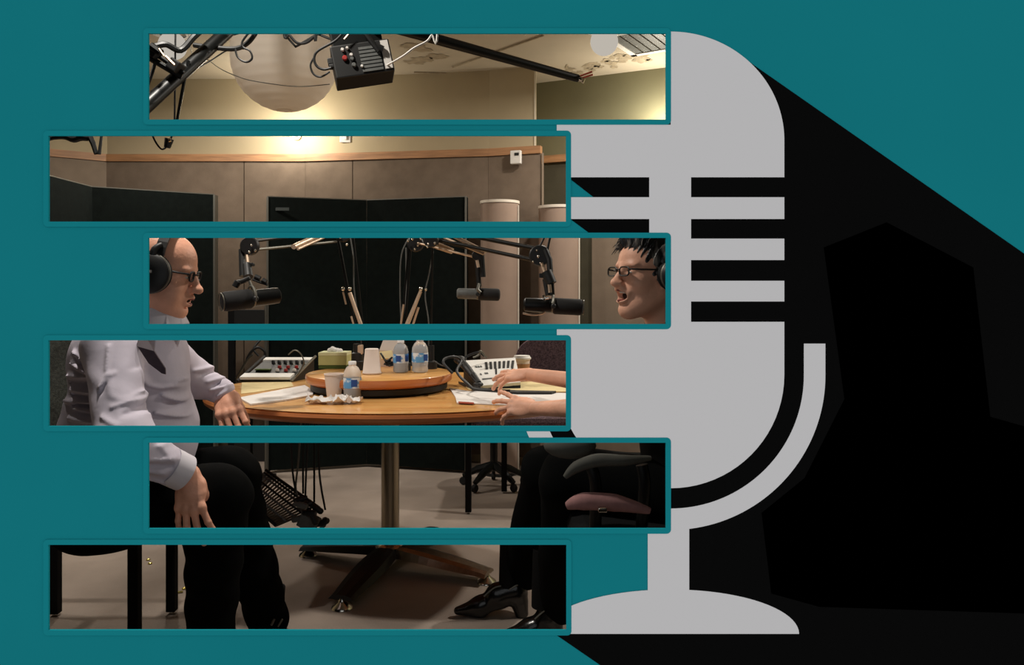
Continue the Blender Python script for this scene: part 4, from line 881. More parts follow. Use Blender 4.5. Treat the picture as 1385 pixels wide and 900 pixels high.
# ================================================================= PEOPLE: sculpted continuous surfaces
class Vol:
    """signed distance grid; limbs and features are blended into one continuous surface"""
    def __init__(s, lo, hi, h):
        s.h = h; s.lo = np.array(lo, float); n = np.ceil((np.array(hi)-s.lo)/h).astype(int)+1; s.n = n
        s.d = np.full(n, 0.05, np.float32)
    def sub(s, lo, hi):
        a = np.maximum(np.floor((np.array(lo)-s.lo)/s.h).astype(int), 0); b = np.minimum(np.ceil((np.array(hi)-s.lo)/s.h).astype(int)+1, s.n)
        if np.any(b <= a): return None
        sl = tuple(slice(a[i], b[i]) for i in range(3))
        g = [s.lo[i]+s.h*np.arange(a[i], b[i], dtype=np.float32) for i in range(3)]
        return sl, g[0][:, None, None], g[1][None, :, None], g[2][None, None, :]
    def _mix(s, sl, e, k, neg=False):
        d = s.d[sl]
        if not neg:
            if k > 0:
                hh = np.maximum(k-np.abs(d-e), 0)/k; s.d[sl] = np.minimum(d, e)-hh*hh*k*.25
            else: s.d[sl] = np.minimum(d, e)
        else:
            e = -e
            hh = np.maximum(k-np.abs(d-e), 0)/max(k, 1e-6); s.d[sl] = np.maximum(d, e)+hh*hh*k*.25
    def cap(s, a, b, ra, rb, k=.02, neg=False):
        a = np.array(a, float); b = np.array(b, float); m = max(ra, rb)+k+.012
        r = s.sub(np.minimum(a, b)-m, np.maximum(a, b)+m)
        if r is None: return
        sl, x, y, z = r; d = b-a; L = float(d@d)+1e-9
        t = np.clip(((x-a[0])*d[0]+(y-a[1])*d[1]+(z-a[2])*d[2])/L, 0, 1)
        e = np.sqrt((x-a[0]-t*d[0])**2+(y-a[1]-t*d[1])**2+(z-a[2]-t*d[2])**2)-(ra+(rb-ra)*t)
        s._mix(sl, e.astype(np.float32), k, neg)
    def ell(s, c, r, R=None, k=.02, neg=False):
        c = np.array(c, float); r = np.array(r, float) if hasattr(r, '__len__') else np.array([r]*3, float); m = max(r)+k+.012
        q = s.sub(c-m, c+m)
        if q is None: return
        sl, x, y, z = q; x = x-c[0]; y = y-c[1]; z = z-c[2]
        if R is not None:
            R = np.array(R); x, y, z = (R[0, 0]*x+R[1, 0]*y+R[2, 0]*z, R[0, 1]*x+R[1, 1]*y+R[2, 1]*z, R[0, 2]*x+R[1, 2]*y+R[2, 2]*z)
        k0 = np.sqrt((x/r[0])**2+(y/r[1])**2+(z/r[2])**2)+1e-6; k1 = np.sqrt((x/r[0]**2)**2+(y/r[1]**2)**2+(z/r[2]**2)**2)+1e-6
        e = k0*(k0-1)/k1
        s._mix(sl, e.astype(np.float32), k, neg)
    def wrinkle(s, fn):
        g = [s.lo[i]+s.h*np.arange(s.n[i], dtype=np.float32) for i in range(3)]
        s.d += fn(g[0][:, None, None], g[1][None, :, None], g[2][None, None, :]).astype(np.float32)
    def cut(s, p, nrm):     # keep the side where (x-p).n < 0
        p = np.array(p, float); nrm = np.array(nrm, float); nrm = nrm/np.linalg.norm(nrm)
        g = [s.lo[i]+s.h*np.arange(s.n[i], dtype=np.float32) for i in range(3)]
        e = (g[0][:, None, None]-p[0])*nrm[0]+(g[1][None, :, None]-p[1])*nrm[1]+(g[2][None, None, :]-p[2])*nrm[2]
        s.d = np.maximum(s.d, e.astype(np.float32))
    def mesh(s):
        d = s.d; d[0] = d[-1] = .05; d[:, 0] = d[:, -1] = .05; d[:, :, 0] = d[:, :, -1] = .05
        ins = d < 0; nx, ny, nz = d.shape
        cnt = np.zeros((nx-1, ny-1, nz-1), np.int8)
        for i in (0, 1):
            for j in (0, 1):
                for k in (0, 1): cnt += ins[i:nx-1+i, j:ny-1+j, k:nz-1+k]
        cells = np.argwhere((cnt > 0) & (cnt < 8)); idx = np.full(cnt.shape, -1, np.int32); idx[tuple(cells.T)] = np.arange(len(cells))
        acc = np.zeros((len(cells), 3)); num = np.zeros(len(cells))
        cor = [(i, j, k) for i in (0, 1) for j in (0, 1) for k in (0, 1)]
        for a in cor:
            for ax in range(3):
                if a[ax]: continue
                b = list(a); b[ax] = 1
                da = d[cells[:, 0]+a[0], cells[:, 1]+a[1], cells[:, 2]+a[2]]; db = d[cells[:, 0]+b[0], cells[:, 1]+b[1], cells[:, 2]+b[2]]
                m = (da < 0) != (db < 0); t = np.where(m, da/(da-db+1e-12), 0)
                p = np.tile(np.array(a, float), (len(cells), 1)); p[:, ax] += t; acc[m] += p[m]; num[m] += 1
        V = (cells+acc/num[:, None])*s.h+s.lo
        faces = []
        for ax in range(3):
            o1, o2 = (ax+1) % 3, (ax+2) % 3
            sa = [slice(None)]*3; sb = [slice(None)]*3; sa[ax] = slice(0, -1); sb[ax] = slice(1, None)
            e = np.argwhere(ins[tuple(sa)] != ins[tuple(sb)])
            e = e[(e[:, o1] > 0) & (e[:, o2] > 0)]
            q = []
            for (u, v) in ((0, 0), (1, 0), (1, 1), (0, 1)):
                c = e.copy(); c[:, o1] -= u; c[:, o2] -= v; q.append(idx[c[:, 0], c[:, 1], c[:, 2]])
            q = np.stack(q, 1); w0 = ins[tuple(e.T)]
            q[~w0] = q[~w0][:, ::-1]
            faces.append(q)
        return V, np.concatenate(faces)
def vbuild(vols, name, m, parent, iters=0):
    vs = []; fs = []; n = 0
    for v in vols:
        V, Fc = v.mesh(); vs.append(V); fs.append(Fc+n); n += len(V)
    off_ = np.array(wl(parent)) if parent is not None else np.zeros(3)
    V = np.concatenate(vs)-off_; Fc = np.concatenate(fs)
    me = bpy.data.meshes.new(name); me.vertices.add(len(V)); me.vertices.foreach_set('co', V.astype(np.float32).ravel())
    me.loops.add(Fc.size); me.loops.foreach_set('vertex_index', Fc.astype(np.int32).ravel())
    me.polygons.add(len(Fc)); me.polygons.foreach_set('loop_start', np.arange(0, Fc.size, 4, dtype=np.int32)); me.polygons.foreach_set('loop_total', np.full(len(Fc), 4, np.int32))
    me.polygons.foreach_set('use_smooth', np.ones(len(Fc), bool)); me.update(calc_edges=True); me.validate()
    me.materials.append(m); o = bpy.data.objects.new(name, me); C.objects.link(o); o.parent = parent
    if iters:
        sm = o.modifiers.new('smooth', 'SMOOTH'); sm.factor = .5; sm.iterations = iters
    return o

def hand(V, wrist, dirv, back, thumbside, s=1.0, curl=(.25, .45, .3), spread=.10, thumb=(.6, .3), rad=1.0, curls=None, forearm=None):
    """palm + five separate fingers. dirv wrist->fingers, back = back-of-hand normal, thumbside = +1/-1 (side = dir x back)"""
    w_ = np.array(wrist, float); d = np.array(dirv, float); d /= np.linalg.norm(d); b = np.array(back, float); b -= d*(b@d); b /= np.linalg.norm(b)
    sd = np.cross(d, b)*thumbside
    def P(x, y, z): return w_+(d*x+sd*y+b*z)*s      # x along, y towards thumb, z towards back
    V.ell(P(.048, 0, -.002), (.05*s, .038*s, .0145*s), np.stack([d, sd, b], 1), k=.01)
    V.cap(P(0, .002, 0), P(.05, .005, 0), .024*s, .022*s, k=.014)
    V.cap(P(.02, .022, -.008), P(.05, .03, -.006), .014*s, .011*s, k=.012)       # thumb mound
    if forearm is not None: V.cap(w_, forearm, .025*s, .036*s, k=.015)
    ks = [(.088, .030, .0), (.092, .010, .003), (.088, -.010, .002), (.080, -.029, -.002)]
    ln = [(.040, .024, .021), (.045, .028, .022), (.042, .026, .021), (.032, .020, .018)]
    for i in range(4):
        c = curls[i] if curls else curl
        p = P(*ks[i]); V.cap(P(.03, ks[i][1]*.6, 0), p, .010*s, .0105*s*rad, k=.010)
        V.ell(P(ks[i][0]-.002, ks[i][1], ks[i][2]+.003), .0105*s, k=.008)
        ang = 0.0; yaw = (1.5-i)*spread*.5
        fd = d*math.cos(yaw)+sd*math.sin(yaw); r = .0092*s*rad if i < 3 else .0080*s*rad
        for j in range(3):
            ang += c[j]; q = p+(fd*math.cos(ang)-b*math.sin(ang))*ln[i][j]*s
            V.cap(p, q, r, r*.93, k=.0015 if j else .006); V.ell(q, r*1.0, k=.002); p = q; r *= .92
    # thumb
    p = P(.028, .026, -.008); a = thumb[0]
    t1 = d*math.cos(a)+sd*math.sin(a); t1 = t1-b*thumb[1]; t1 /= np.linalg.norm(t1)
    q = p+t1*.036*s; V.cap(p, q, .0135*s, .011*s, k=.010)
    t2 = t1*.9+d*.45-b*.1; t2 /= np.linalg.norm(t2); r_ = q+t2*.028*s; V.cap(q, r_, .0108*s, .0098*s, k=.004)
    t3 = t2*.9+d*.3; t3 /= np.linalg.norm(t3); V.cap(r_, r_+t3*.020*s, .0098*s, .0082*s, k=.004)

def head(V, T, fat=0.0, laugh=0.0, man=True):
    """T(x,y,z)-> world; local x forward, y left, z up; R,s = T.R,T.s"""
    R = T.R; s = T.s
    E = lambda c, r, k=.02, neg=False: V.ell(T(*c), np.array(r)*s, R, k, neg)
    K = lambda a, b, ra, rb, k=.02, neg=False: V.cap(T(*a), T(*b), ra*s, rb*s, k, neg)
    E((-.018, 0, .030), (.101, .078, .088))
    E((.030, 0, .035), (.058, .062, .062), .03)      # forehead
    E((.025, 0, -.030), (.060, .060, .075), .03)
    jd = -.012*laugh
    E((.030, 0, -.078+jd), (.050, .046+.01*fat, .034), .03)
    K((-.01, .052, -.055), (.060, .014, -.098+jd), .018+.006*fat, .014, .03); K((-.01, -.052, -.055), (.060, -.014, -.098+jd), .018+.006*fat, .014, .03)
    E((.070, 0, -.098+jd), (.017, .021, .015), .02)   # chin
    for y in (1, -1):
        E((.052, .036*y, -.032+.004*laugh), (.028, .024, .026), .02)       # cheek
        E((.076, .026*y, .020), (.014, .026, .009), .014)   # brow ridge
        E((.100, .031*y, .002), (.020, .019, .011), .010, True)   # socket
        E((.073, .031*y, .000), (.0145, .0165, .0125), .004)   # lid + eye mound
        E((-.006, .079*y, -.005), (.022, .008, .033), .006); E((.0, .087*y, -.003), (.011, .006, .020), .006, True); E((-.002, .079*y, -.034), (.009, .007, .010), .006)
        E((.100, .012*y, -.034), (.011, .0085, .0085), .006)  # nostril wing
        E((.104, .008*y, -.043), (.006, .004, .004), .003, True)
        # nasolabial fold
        K((.096, .020*y, -.034), (.079, .033*y, -.066), .003, .003, .007, True)
    K((.086, 0, .016), (.110, 0, -.028), .0075, .0105, .012)
    E((.113, 0, -.032), (.0115, .0125, .0105), .008)          # tip
    E((.078, 0, -.058), (.022, .028, .020), .015)
    if laugh:
        K((.092, .014, -.050), (.095, -.014, -.050), .0075, .0075, .008); 
        E((.090, 0, -.083), (.010, .020, .0075), .006)
        K((.078, .024, -.058), (.084, .018, -.078), .006, .006, .008); K((.078, -.024, -.058), (.084, -.018, -.078), .006, .006, .008)
        E((.092, 0, -.068), (.036, .0245, .0150), .005, True)     # open mouth
    else:
        K((.088, .016, -.058), (.099, 0, -.056), .0062, .0070, .006); K((.088, -.016, -.058), (.099, 0, -.056), .0062, .0070, .006)
        K((.086, .015, -.075), (.095, 0, -.076), .0062, .0072, .006); K((.086, -.015, -.075), (.095, 0, -.076), .0062, .0072, .006)
        E((.100, 0, -.066), (.024, .019, .0070), .004, True)
        E((.090, 0, -.087), (.012, .02, .004), .006, True)
    if fat:
        E((.030, 0, -.105), (.050, .048, .030), .03)     # double chin
        E((.048, .045, -.060), (.028, .018, .032), .025); E((.048, -.045, -.060), (.028, .018, .032), .025)
        E((-.068, 0, -.055), (.035, .055, .035), .03)
def make_T(c, fwd, left_hint, s):
    f = np.array(fwd, float); f /= np.linalg.norm(f); u = np.array(left_hint, float); u -= f*(u@f); u /= np.linalg.norm(u); l = np.cross(u, f)
    class T_:
        R = np.stack([f, l, u], 1)
        def __call__(self, x, y, z): return np.array(c)+(f*x+l*y+u*z)*s
    T = T_(); T.s = s; T.f = f; T.l = l; T.u = u; return T
def Vv(a): return Vector((float(a[0]), float(a[1]), float(a[2])))
def Rm(T): return Matrix([[T.R[i, j] for j in range(3)] for i in range(3)])
def headphones(T, label, cupz=-.004, cupx=-.004, bandx=-.02, r=.042):
    t = thing('headphones', Vv(T(0, 0, .15)), label, 'headphones')
    R = Rm(T); s = T.s
    for y in (1, -1):
        mb = MB(); mb.lathe([(r*.80*s, 0), (r*s, .004*s), (r*s, .018*s), (r*.86*s, .026*s), (r*.3*s, .030*s), (.001, .030*s)], Vv(T(cupx, y*.092, cupz)), axis=Vv(T.l*y), seg=36, cap=False)
        cp = mb.build('ear_cup', M['black'], t); cp.data.materials[0] = M['black']
        mb = MB(); mb.lathe([(r*.55*s, -.016*s), (r*.95*s, -.014*s), (r*1.02*s, -.006*s), (r*.95*s, .002*s), (r*.5*s, .004*s)], Vv(T(cupx, y*.092, cupz)), axis=Vv(T.l*y), seg=36); mb.build('ear_cushion', M['rubber'], cp)
        mb = MB(); mb.lathe([(r*1.0*s, .006*s), (r*1.035*s, .008*s), (r*1.035*s, .012*s), (r*1.0*s, .014*s)], Vv(T(cupx, y*.092, cupz)), axis=Vv(T.l*y), seg=36, cap=False); mb.build('cup_ring', M['edge'], cp)
        mb = MB(); mb.box(Vv(T(cupx-.004, y*(.092+.0305), cupz+.004)), (.034*s, .004*s, .0065*s), R @ Matrix.Rotation(-.12, 3, 'Y')); mb.build('metal_bar', M['lightgrey'], cp)
        mb = MB(); mb.tube([Vv(T(cupx, y*.107, cupz+r*.6)), Vv(T(cupx+.2*(bandx-cupx), y*.104, cupz+r*1.2)), Vv(T(bandx, y*.092, .075))], [.010*s, .009*s, .008*s], seg=10, sub=4); mb.build('yoke', M['black'], t)
    mb = MB(); n = 25; vs = []
    for i in range(n):
        a = math.radians(-12+204*i/(n-1)); 
        for (dx, dr) in ((-.013, 0), (.013, 0), (.013, .008), (-.013, .008)): vs.append(Vv(T(bandx+dx, (.094+dr)*math.cos(a), .030+(.100+dr)*math.sin(a))))
    fs = [(4*i+j, 4*i+(j+1) % 4, 4*i+4+(j+1) % 4, 4*i+4+j) for i in range(n-1) for j in range(4)]+[(0, 1, 2, 3), (4*n-4, 4*n-3, 4*n-2, 4*n-1)]
    mb.add(vs, fs); mb.build('headband', M['black'], t)
    return t
def glasses(T, label, m='black', rim_full=True, w=.024, h=.015, x=.098, z=.000, th=.0016):
    t = thing('eyeglasses', Vv(T(x, 0, z)), label, 'glasses'); s = T.s
    for y in (1, -1):
        pts = []
        for i in range(33):
            a = 2*math.pi*i/32; ca, sa = math.cos(a), math.sin(a); px_ = math.copysign(abs(ca)**.6, ca)*w; pz = math.copysign(abs(sa)**.6, sa)*h
            pts.append(Vv(T(x-.25*abs(px_*y+w*.2)*(.35 if px_*1 > 0 else 0)-.002, y*(.032)+px_, z+pz)))
        mb = MB(); mb.tube(pts if rim_full else pts[:17], th*s, seg=6); rm = mb.build('rim', M[m], t)
        mb = MB(); c = sum(pts[:-1], Vector())/32; mb.add([c]+pts[:-1], [(0, i+1, (i+1) % 32+1) for i in range(32)], False); 
        mb.build('lens', M['glass'], t)
        mb = MB(); mb.tube([Vv(T(x-.006, y*(.032+w), z+h*.5)), Vv(T(x-.03, y*.074, z+.006)), Vv(T(.01, y*.082, z+.008)), Vv(T(-.012, y*.084, z-.004))], th*1.3*s, seg=6, sub=3); mb.build('temple', M[m], t)
    mb = MB(); mb.tube([Vv(T(x-.002, .010, z+.004)), Vv(T(x+.004, 0, z+.007)), Vv(T(x-.002, -.010, z+.004))], th*1.1*s, seg=6, sub=3); mb.build('bridge', M[m], t)
    return t
def face_bits(T, par, laugh=0, brow='brow'):
    s = T.s; R = Rm(T)
    for y in (1, -1):
        mb = MB(); mb.ball(Vv(T(.0785, .031*y, -.001)), (.0105*s, .0130*s, .0052*s), R); ey = mb.build('eye', M['eye'], par)
        mb = MB(); mb.ball(Vv(T(.0862, .031*y, -.001)), (.0034*s, .0048*s, .0042*s), R); mb.build('iris', M['iris'], ey)
        mb = MB(); mb.tube([Vv(T(.086, .015*y, .022)), Vv(T(.086, .030*y, .029)), Vv(T(.072, .047*y, .023))], [.0030*s, .0036*s, .0018*s], seg=8, sub=4); mb.build('eyebrow', M[brow], par)
        mb = MB(); mb.tube([Vv(T(.0835, .017*y, .001)), Vv(T(.0885, .030*y, .0065)), Vv(T(.0785, .045*y, .001))], [.0010*s, .0013*s, .001*s], seg=6, sub=4); mb.build('eyelash_line', M['iris'], par)
    if laugh:
        mb = MB(); mb.ball(Vv(T(.066, 0, -.066)), (.016*s, .018*s, .012*s), R); mb.build('mouth_interior', M['mouth'], par)
        mb = MB(); mb.tube([Vv(T(.081, .016, -.0575)), Vv(T(.0915, 0, -.0565)), Vv(T(.081, -.016, -.0575))], .0038*s, seg=8, sub=5); mb.build('upper_teeth', M['teeth'], par)
        mb = MB(); mb.tube([Vv(T(.080, .014, -.079)), Vv(T(.0985, 0, -.0815)), Vv(T(.080, -.014, -.079))], [.002*s, .0036*s, .002*s], seg=8, sub=5); mb.tube([Vv(T(.084, .019, -.054)), Vv(T(.1018, 0, -.0520)), Vv(T(.084, -.019, -.054))], [.0016*s, .0030*s, .0016*s], seg=8, sub=5); mb.build('lips', M['lips'], par)
    else:
        mb = MB(); mb.tube([Vv(T(.086, .017, -.060)), Vv(T(.1035, 0, -.0585)), Vv(T(.086, -.017, -.060))], [.0018*s, .0036*s, .0018*s], seg=8, sub=5); mb.tube([Vv(T(.085, .014, -.074)), Vv(T(.1000, 0, -.0745)), Vv(T(.085, -.014, -.074))], [.0018*s, .0038*s, .0018*s], seg=8, sub=5); mb.build('lips', M['lips'], par)
        mb = MB(); mb.ball(Vv(T(.084, 0, -.066)), (.012*s, .014*s, .006*s), R); mb.build('mouth_interior', M['mouth'], par)

# ----------------------------------------------------------------- the man (left, faces right)
man = thing('person', (-1.08, 2.25, 0), 'bald person in a lilac-grey shirt and black trousers seated at the left, one hand on the table', 'person')
man['label'] = 'seated bald person in lilac-grey shirt and glasses, leaning toward the left microphone'
hc_ = at(216, 367, 2.16)
TM = make_T(hc_, (1, .10, -.20), (.19, 0, 1), .99)
Vh = Vol((-1.22, 1.98, .96), (-.80, 2.34, 1.37), .0024)
head(Vh, TM, fat=1.0)
nk = at(196, 452, 2.19)
Vh.cap(TM(-.03, 0, -.06), nk, .062, .072, k=.03)
Vh.wrinkle(lambda x, y, z: .0007*np.sin(170*z+40*x)*np.exp(-((x+.90)**2/.003+(z-1.14)**2/.004)))
# near hand on the thigh, far hand on the table edge
wn = at(255, 643, 2.00); Vn = Vol(np.array(wn)-np.array([.17, .17, .21]), np.array(wn)+np.array([.17, .17, .14]), .0021)
eln = np.array(at(166, 600, 1.88))
hand(Vn, wn, np.array(at(258, 702, 1.972))-np.array(wn), (-.05, -1, .38), -1, s=.98, spread=.36, curls=[(.22, .35, .35), (.16, .32, .35), (.16, .32, .35), (.25, .4, .35)], thumb=(.05, .9), forearm=wn+(eln-wn)*.45 if False else np.array(wn)+(eln-np.array(wn))*.45)
wf = at(303, 531, 2.62); Vf = Vol(np.array(wf)-np.array([.17, .17, .19]), np.array(wf)+np.array([.18, .17, .12]), .0021)
elf = np.array(at(262, 512, 2.58))
hand(Vf, wf, np.array(at(311, 562, 2.55))-np.array(wf), (.05, -.85, .55), -1, s=1.10, spread=.18, curls=[(.55, .7, .5), (.6, .7, .5), (.6, .75, .5), (.65, .8, .5)], thumb=(.2, .9), forearm=np.array(wf)+(elf-np.array(wf))*.5)
# hidden trunk and legs (continuous under the clothes)
shn = at(152, 470, 2.03); shf = at(205, 462, 2.42)
hipn = (-1.14, 2.12, .55); hipf = (-1.14, 2.36, .55)
knn = (X(290, 2.08), 2.10, .60); knf = (X(306, 2.32), 2.34, .60)
ann = (X(283, 2.22), 2.22, .12); anf = (X(360, 2.44), 2.46, .12)
def trunk(V, g, k=.05):     # g = clothing thickness
    V.ell((-1.08, 2.22, .95), (.15+g, .185+g, .17+g), None, k)
    V.ell((-1.085, 2.23, .75), (.180+g, .20+g, .20+g), None, k)
    V.ell((-1.12, 2.235, .60), (.18+g, .20+g, .12+g), None, k)
    V.cap(nk, (nk[0]-.02, nk[1], .93), .07+g, .12+g, k); V.cap(shn, shf, .062+g, .062+g, k)
def arms(V, g, k=.03, endn=1.0, endf=1.0):
    wn_ = np.array(wn); wf_ = np.array(wf)
    V.cap(shn, eln, .056+g, .046+g, k); V.cap(eln, eln+(wn_-eln)*endn, .045+g, .030+g, k)
    V.cap(shf, elf, .060+g, .046+g, k); V.cap(elf, elf+(wf_-elf)*endf, .045+g, .030+g, k)
Vb = Vol((-1.42, 1.75, .0), (-.62, 2.75, 1.12), .007)
trunk(Vb, -.032); arms(Vb, -.014, endn=.55, endf=.55)
for h_, k_, a_ in ((hipn, knn, ann), (hipf, knf, anf)):
    Vb.cap(h_, k_, .075, .055, .03); Vb.cap(k_, a_, .05, .035, .02); Vb.cap(a_, (a_[0]+.08, a_[1]-.01, .045), .028, .018, .01)
body = vbuild([Vh, Vn, Vf, Vb], 'body', M['skin_m'], man, 1)
face_bits(TM, man)
# shirt
Vs = Vol((-1.42, 1.72, .48), (-.76, 2.78, 1.14), .0042)
trunk(Vs, .0, .05); arms(Vs, .012, .035, .80, .90)
RIDGES = [  # (depth, half depth range, lines in picture rows/columns, height, width)
 (2.05, .13, [[(93, 492), (120, 503)], [(84, 510), (124, 510)], [(88, 529), (136, 531)], [(74, 545), (138, 545)], [(98, 553), (150, 559)], [(90, 566), (150, 572)], [(95, 477), (112, 486)], [(110, 590), (150, 600)]], .011, .0055),
 (2.05, .13, [[(104, 481), (122, 499)], [(88, 519), (124, 519)], [(90, 537), (138, 540)], [(96, 549), (140, 551)]], -.008, .006),
 (1.90, .10, [[(149, 506), (138, 523)], [(141, 505), (136, 524)], [(132, 470), (138, 500)], [(176, 463), (180, 500)], [(160, 548), (186, 540)], [(150, 560), (178, 570)]], .006, .005),
 (1.90, .10, [[(178, 558), (197, 554)], [(145, 512), (139, 530)], [(162, 470), (166, 500)]], -.007, .006),
 (2.05, .16, [[(184, 500), (193, 523), (205, 529), (216, 528), (223, 519)], [(199, 563), (226, 575)], [(239, 461), (252, 500), (262, 536)], [(252, 465), (266, 518)], [(228, 470), (236, 500), (240, 516)], [(206, 540), (222, 556)], [(240, 548), (262, 566)], [(228, 552), (244, 575)]], .010, .0065),
 (2.05, .16, [[(221, 526), (240, 520), (262, 528)], [(220, 541), (240, 538), (256, 543)], [(246, 480), (256, 510)], [(208, 552), (218, 566)], [(246, 556), (262, 574)]], -.013, .0065),
 (2.52, .16, [[(292, 491), (306, 506)], [(268, 501), (298, 494)], [(278, 518), (311, 507)], [(280, 530), (318, 519)], [(273, 474), (282, 498)], [(284, 478), (290, 492)], [(286, 540), (300, 530)]], .006, .0065),
 (2.52, .16, [[(270, 508), (300, 500)], [(282, 524), (314, 513)], [(279, 486), (288, 500)], [(296, 512), (312, 516)]], -.007, .006),
 (1.93, .10, [[(203, 612), (238, 622)], [(204, 630), (226, 640)], [(225, 600), (236, 618)], [(204, 646), (222, 656)]], .006, .006),
 (1.93, .10, [[(203, 620), (232, 630)], [(232, 604), (242, 618)]], -.007, .006)]
def wr(x, y, z):
    out = 0*x*y*z
    for Yd, hw_, lines, hgt, wd in RIDGES:
        my = np.exp(-((y-Yd)/hw_)**4)
        for ln_ in lines:
            best = None
            for p_, q_ in zip(ln_[:-1], ln_[1:]):
                a_ = at(p_[0], p_[1], Yd); b_ = at(q_[0], q_[1], Yd); dx, dz = b_.x-a_.x, b_.z-a_.z
                t_ = np.clip(((x-a_.x)*dx+(z-a_.z)*dz)/(dx*dx+dz*dz), 0, 1); d2 = (x-a_.x-t_*dx)**2+(z-a_.z-t_*dz)**2
                best = d2 if best is None else np.minimum(best, d2)
            out = out-hgt*np.exp(-best/wd**2)*my
    return out+.0012*np.sin(48*x+30*z+3*np.sin(22*z+9*y))
Vs.wrinkle(wr)
Vs.cap(nk, TM(.0, 0, -.11), .070, .066, .0, True)       # neckline
shirt = vbuild([Vs], 'shirt', M['shirt'], man, 2)
# cuffs, collar, tie, button
dn_ = np.array(wn)-eln; dn_ /= np.linalg.norm(dn_)
mb = MB(); c0 = np.array(wn)-dn_*.062; mb.lathe([(.047, 0), (.046, .048), (.043, .048), (.043, 0)], Vv(c0), axis=Vv(dn_), seg=36, cap=False); mb.build('cuff', M['shirt_lt'], shirt)['label'] = 'pale turned cuff'
mb = MB(); mb.ball(at(226, 655, 1.945), (.006, .004, .006)); mb.build('button', M['button'], shirt)
df_ = np.array(wf)-elf; df_ /= np.linalg.norm(df_)
mb = MB(); c0 = np.array(wf)-df_*.030; mb.lathe([(.046, 0), (.042, .032), (.039, .032), (.040, 0)], Vv(c0), axis=Vv(df_), seg=36, cap=False); mb.build('cuff', M['shirt'], shirt)
cax = Vector((-.16, -.02, 1)).normalized(); cc = at(203, 431, 2.17)
mb = MB(); mb.lathe([(.078, .022), (.080, .026), (.083, .020), (.098, -.030), (.094, -.032), (.080, .0)], cc, axis=cax, seg=40, cap=False); mb.build('collar', M['shirt_lt'], shirt)
for sg in (-1, 1):
    mb = MB(); q = [cc+Vector((.066, sg*.050, .012)), cc+Vector((.088, sg*.012, .006)), cc+Vector((.112, sg*.035, -.055)), cc+Vector((.075, sg*.075, -.030))]
    mb.prism(q, Vector((.003, sg*.003, .001))); mb.build('collar_point', M['shirt_lt'], shirt)
mb = MB(); mb.tube([Vv(TM(.052, 0, -.165)), Vv(TM(.05, 0, -.20))], [.012, .014], seg=8); 
tp_ = [(.052, -.19), (.075, -.26), (.088, -.34), (.09, -.40)]
mb.build('tie_knot', M['tie'], man)
mb = MB(); pts = [at(228, 440, 2.10), at(206, 462, 1.985), at(214, 482, 1.975), at(222, 500, 1.98)]
vs = []
for i, p in enumerate([at(186, 448, 2.04), at(197, 472, 2.00), at(212, 495, 1.995), at(221, 506, 1.995)]):
    wv = (.030, .036, .036, .008)[i]; d_ = Vector((.9, 0, -.25)).normalized()
    vs += [p-d_*wv*.6, p+d_*wv*.6, p+d_*wv*.6+Vector((0, .005, 0)), p-d_*wv*.6+Vector((0, .005, 0))]
fs = [(4*i+j, 4*i+(j+1) % 4, 4*i+4+(j+1) % 4, 4*i+4+j) for i in range(3) for j in range(4)]+[(0, 1, 2, 3), (12, 13, 14, 15)]
mb.add(vs, fs, False); mb.build('tie', M['tie'], man)['label'] = 'dark plum tie end'
# trousers
Vt = Vol((-1.42, 1.9, .03), (-.60, 2.62, .74), .006)
for h_, k_, a_ in ((hipn, knn, ann), (hipf, knf, anf)):
    Vt.cap(h_, k_, .108, .086, .04); Vt.cap(k_, (a_[0], a_[1], a_[2]), .084, .062, .03)
Vt.ell((-1.15, 2.24, .55), (.17, .20, .12), None, .05)
Vt.wrinkle(lambda x, y, z: .003*np.sin(60*z+30*x+4*np.sin(14*y)))
vbuild([Vt], 'trousers', M['pants'], man, 2)
def oxford(a_, name='shoe'):
    V = Vol((a_[0]-.12, a_[1]-.09, -.005), (a_[0]+.26, a_[1]+.09, .14), .004)
    V.cap((a_[0]-.02, a_[1], .05), (a_[0]+.06, a_[1]-.01, .045), .044, .040, .02); V.cap((a_[0]+.06, a_[1]-.01, .038), (a_[0]+.19, a_[1]-.02, .030), .042, .028, .02); V.cap((a_[0], a_[1], .06), (a_[0], a_[1], .10), .042, .042, .02)
    V.cut((0, 0, .003), (0, 0, -1)); return vbuild([V], name, M['leather'], man, 1)
oxford(ann); oxford(anf)
for a_ in (ann, anf):
    mb = MB(); mb.tube([(a_[0], a_[1], .22), (a_[0], a_[1], .10), (a_[0]+.03, a_[1], .07)], [.052, .046, .044], seg=20); mb.build('sock', M['top'], man)
mb = MB(); mb.tube([at(367, 846, 2.40), at(371, 838, 2.40)], .004, seg=6); mb.tube([at(376, 848, 2.40), at(382, 838, 2.40)], .003, seg=6); mb.build('shoe_lace', M['edge'], man)
headphones(TM, 'black over-ear headphones worn by the bald person', cupx=.008, bandx=.022, r=.054, cupz=-.004)
glasses(TM, 'thin dark-framed eyeglasses worn by the bald person', x=.100, z=.004, h=.013, w=.021, th=.0024)
mbc = MB(); mbc.tube([Vv(TM(-.03, -.10, .125)), Vv(TM(-.055, -.098, .09)), Vv(TM(-.068, -.092, .07)), Vv(TM(-.055, -.098, .04)), Vv(TM(-.03, -.11, .02))], .0018, seg=6, sub=5)
tag(mbc.build('headphone_cable', M['black']), 'thin cable curling behind the headband on the bald person', 'cable')

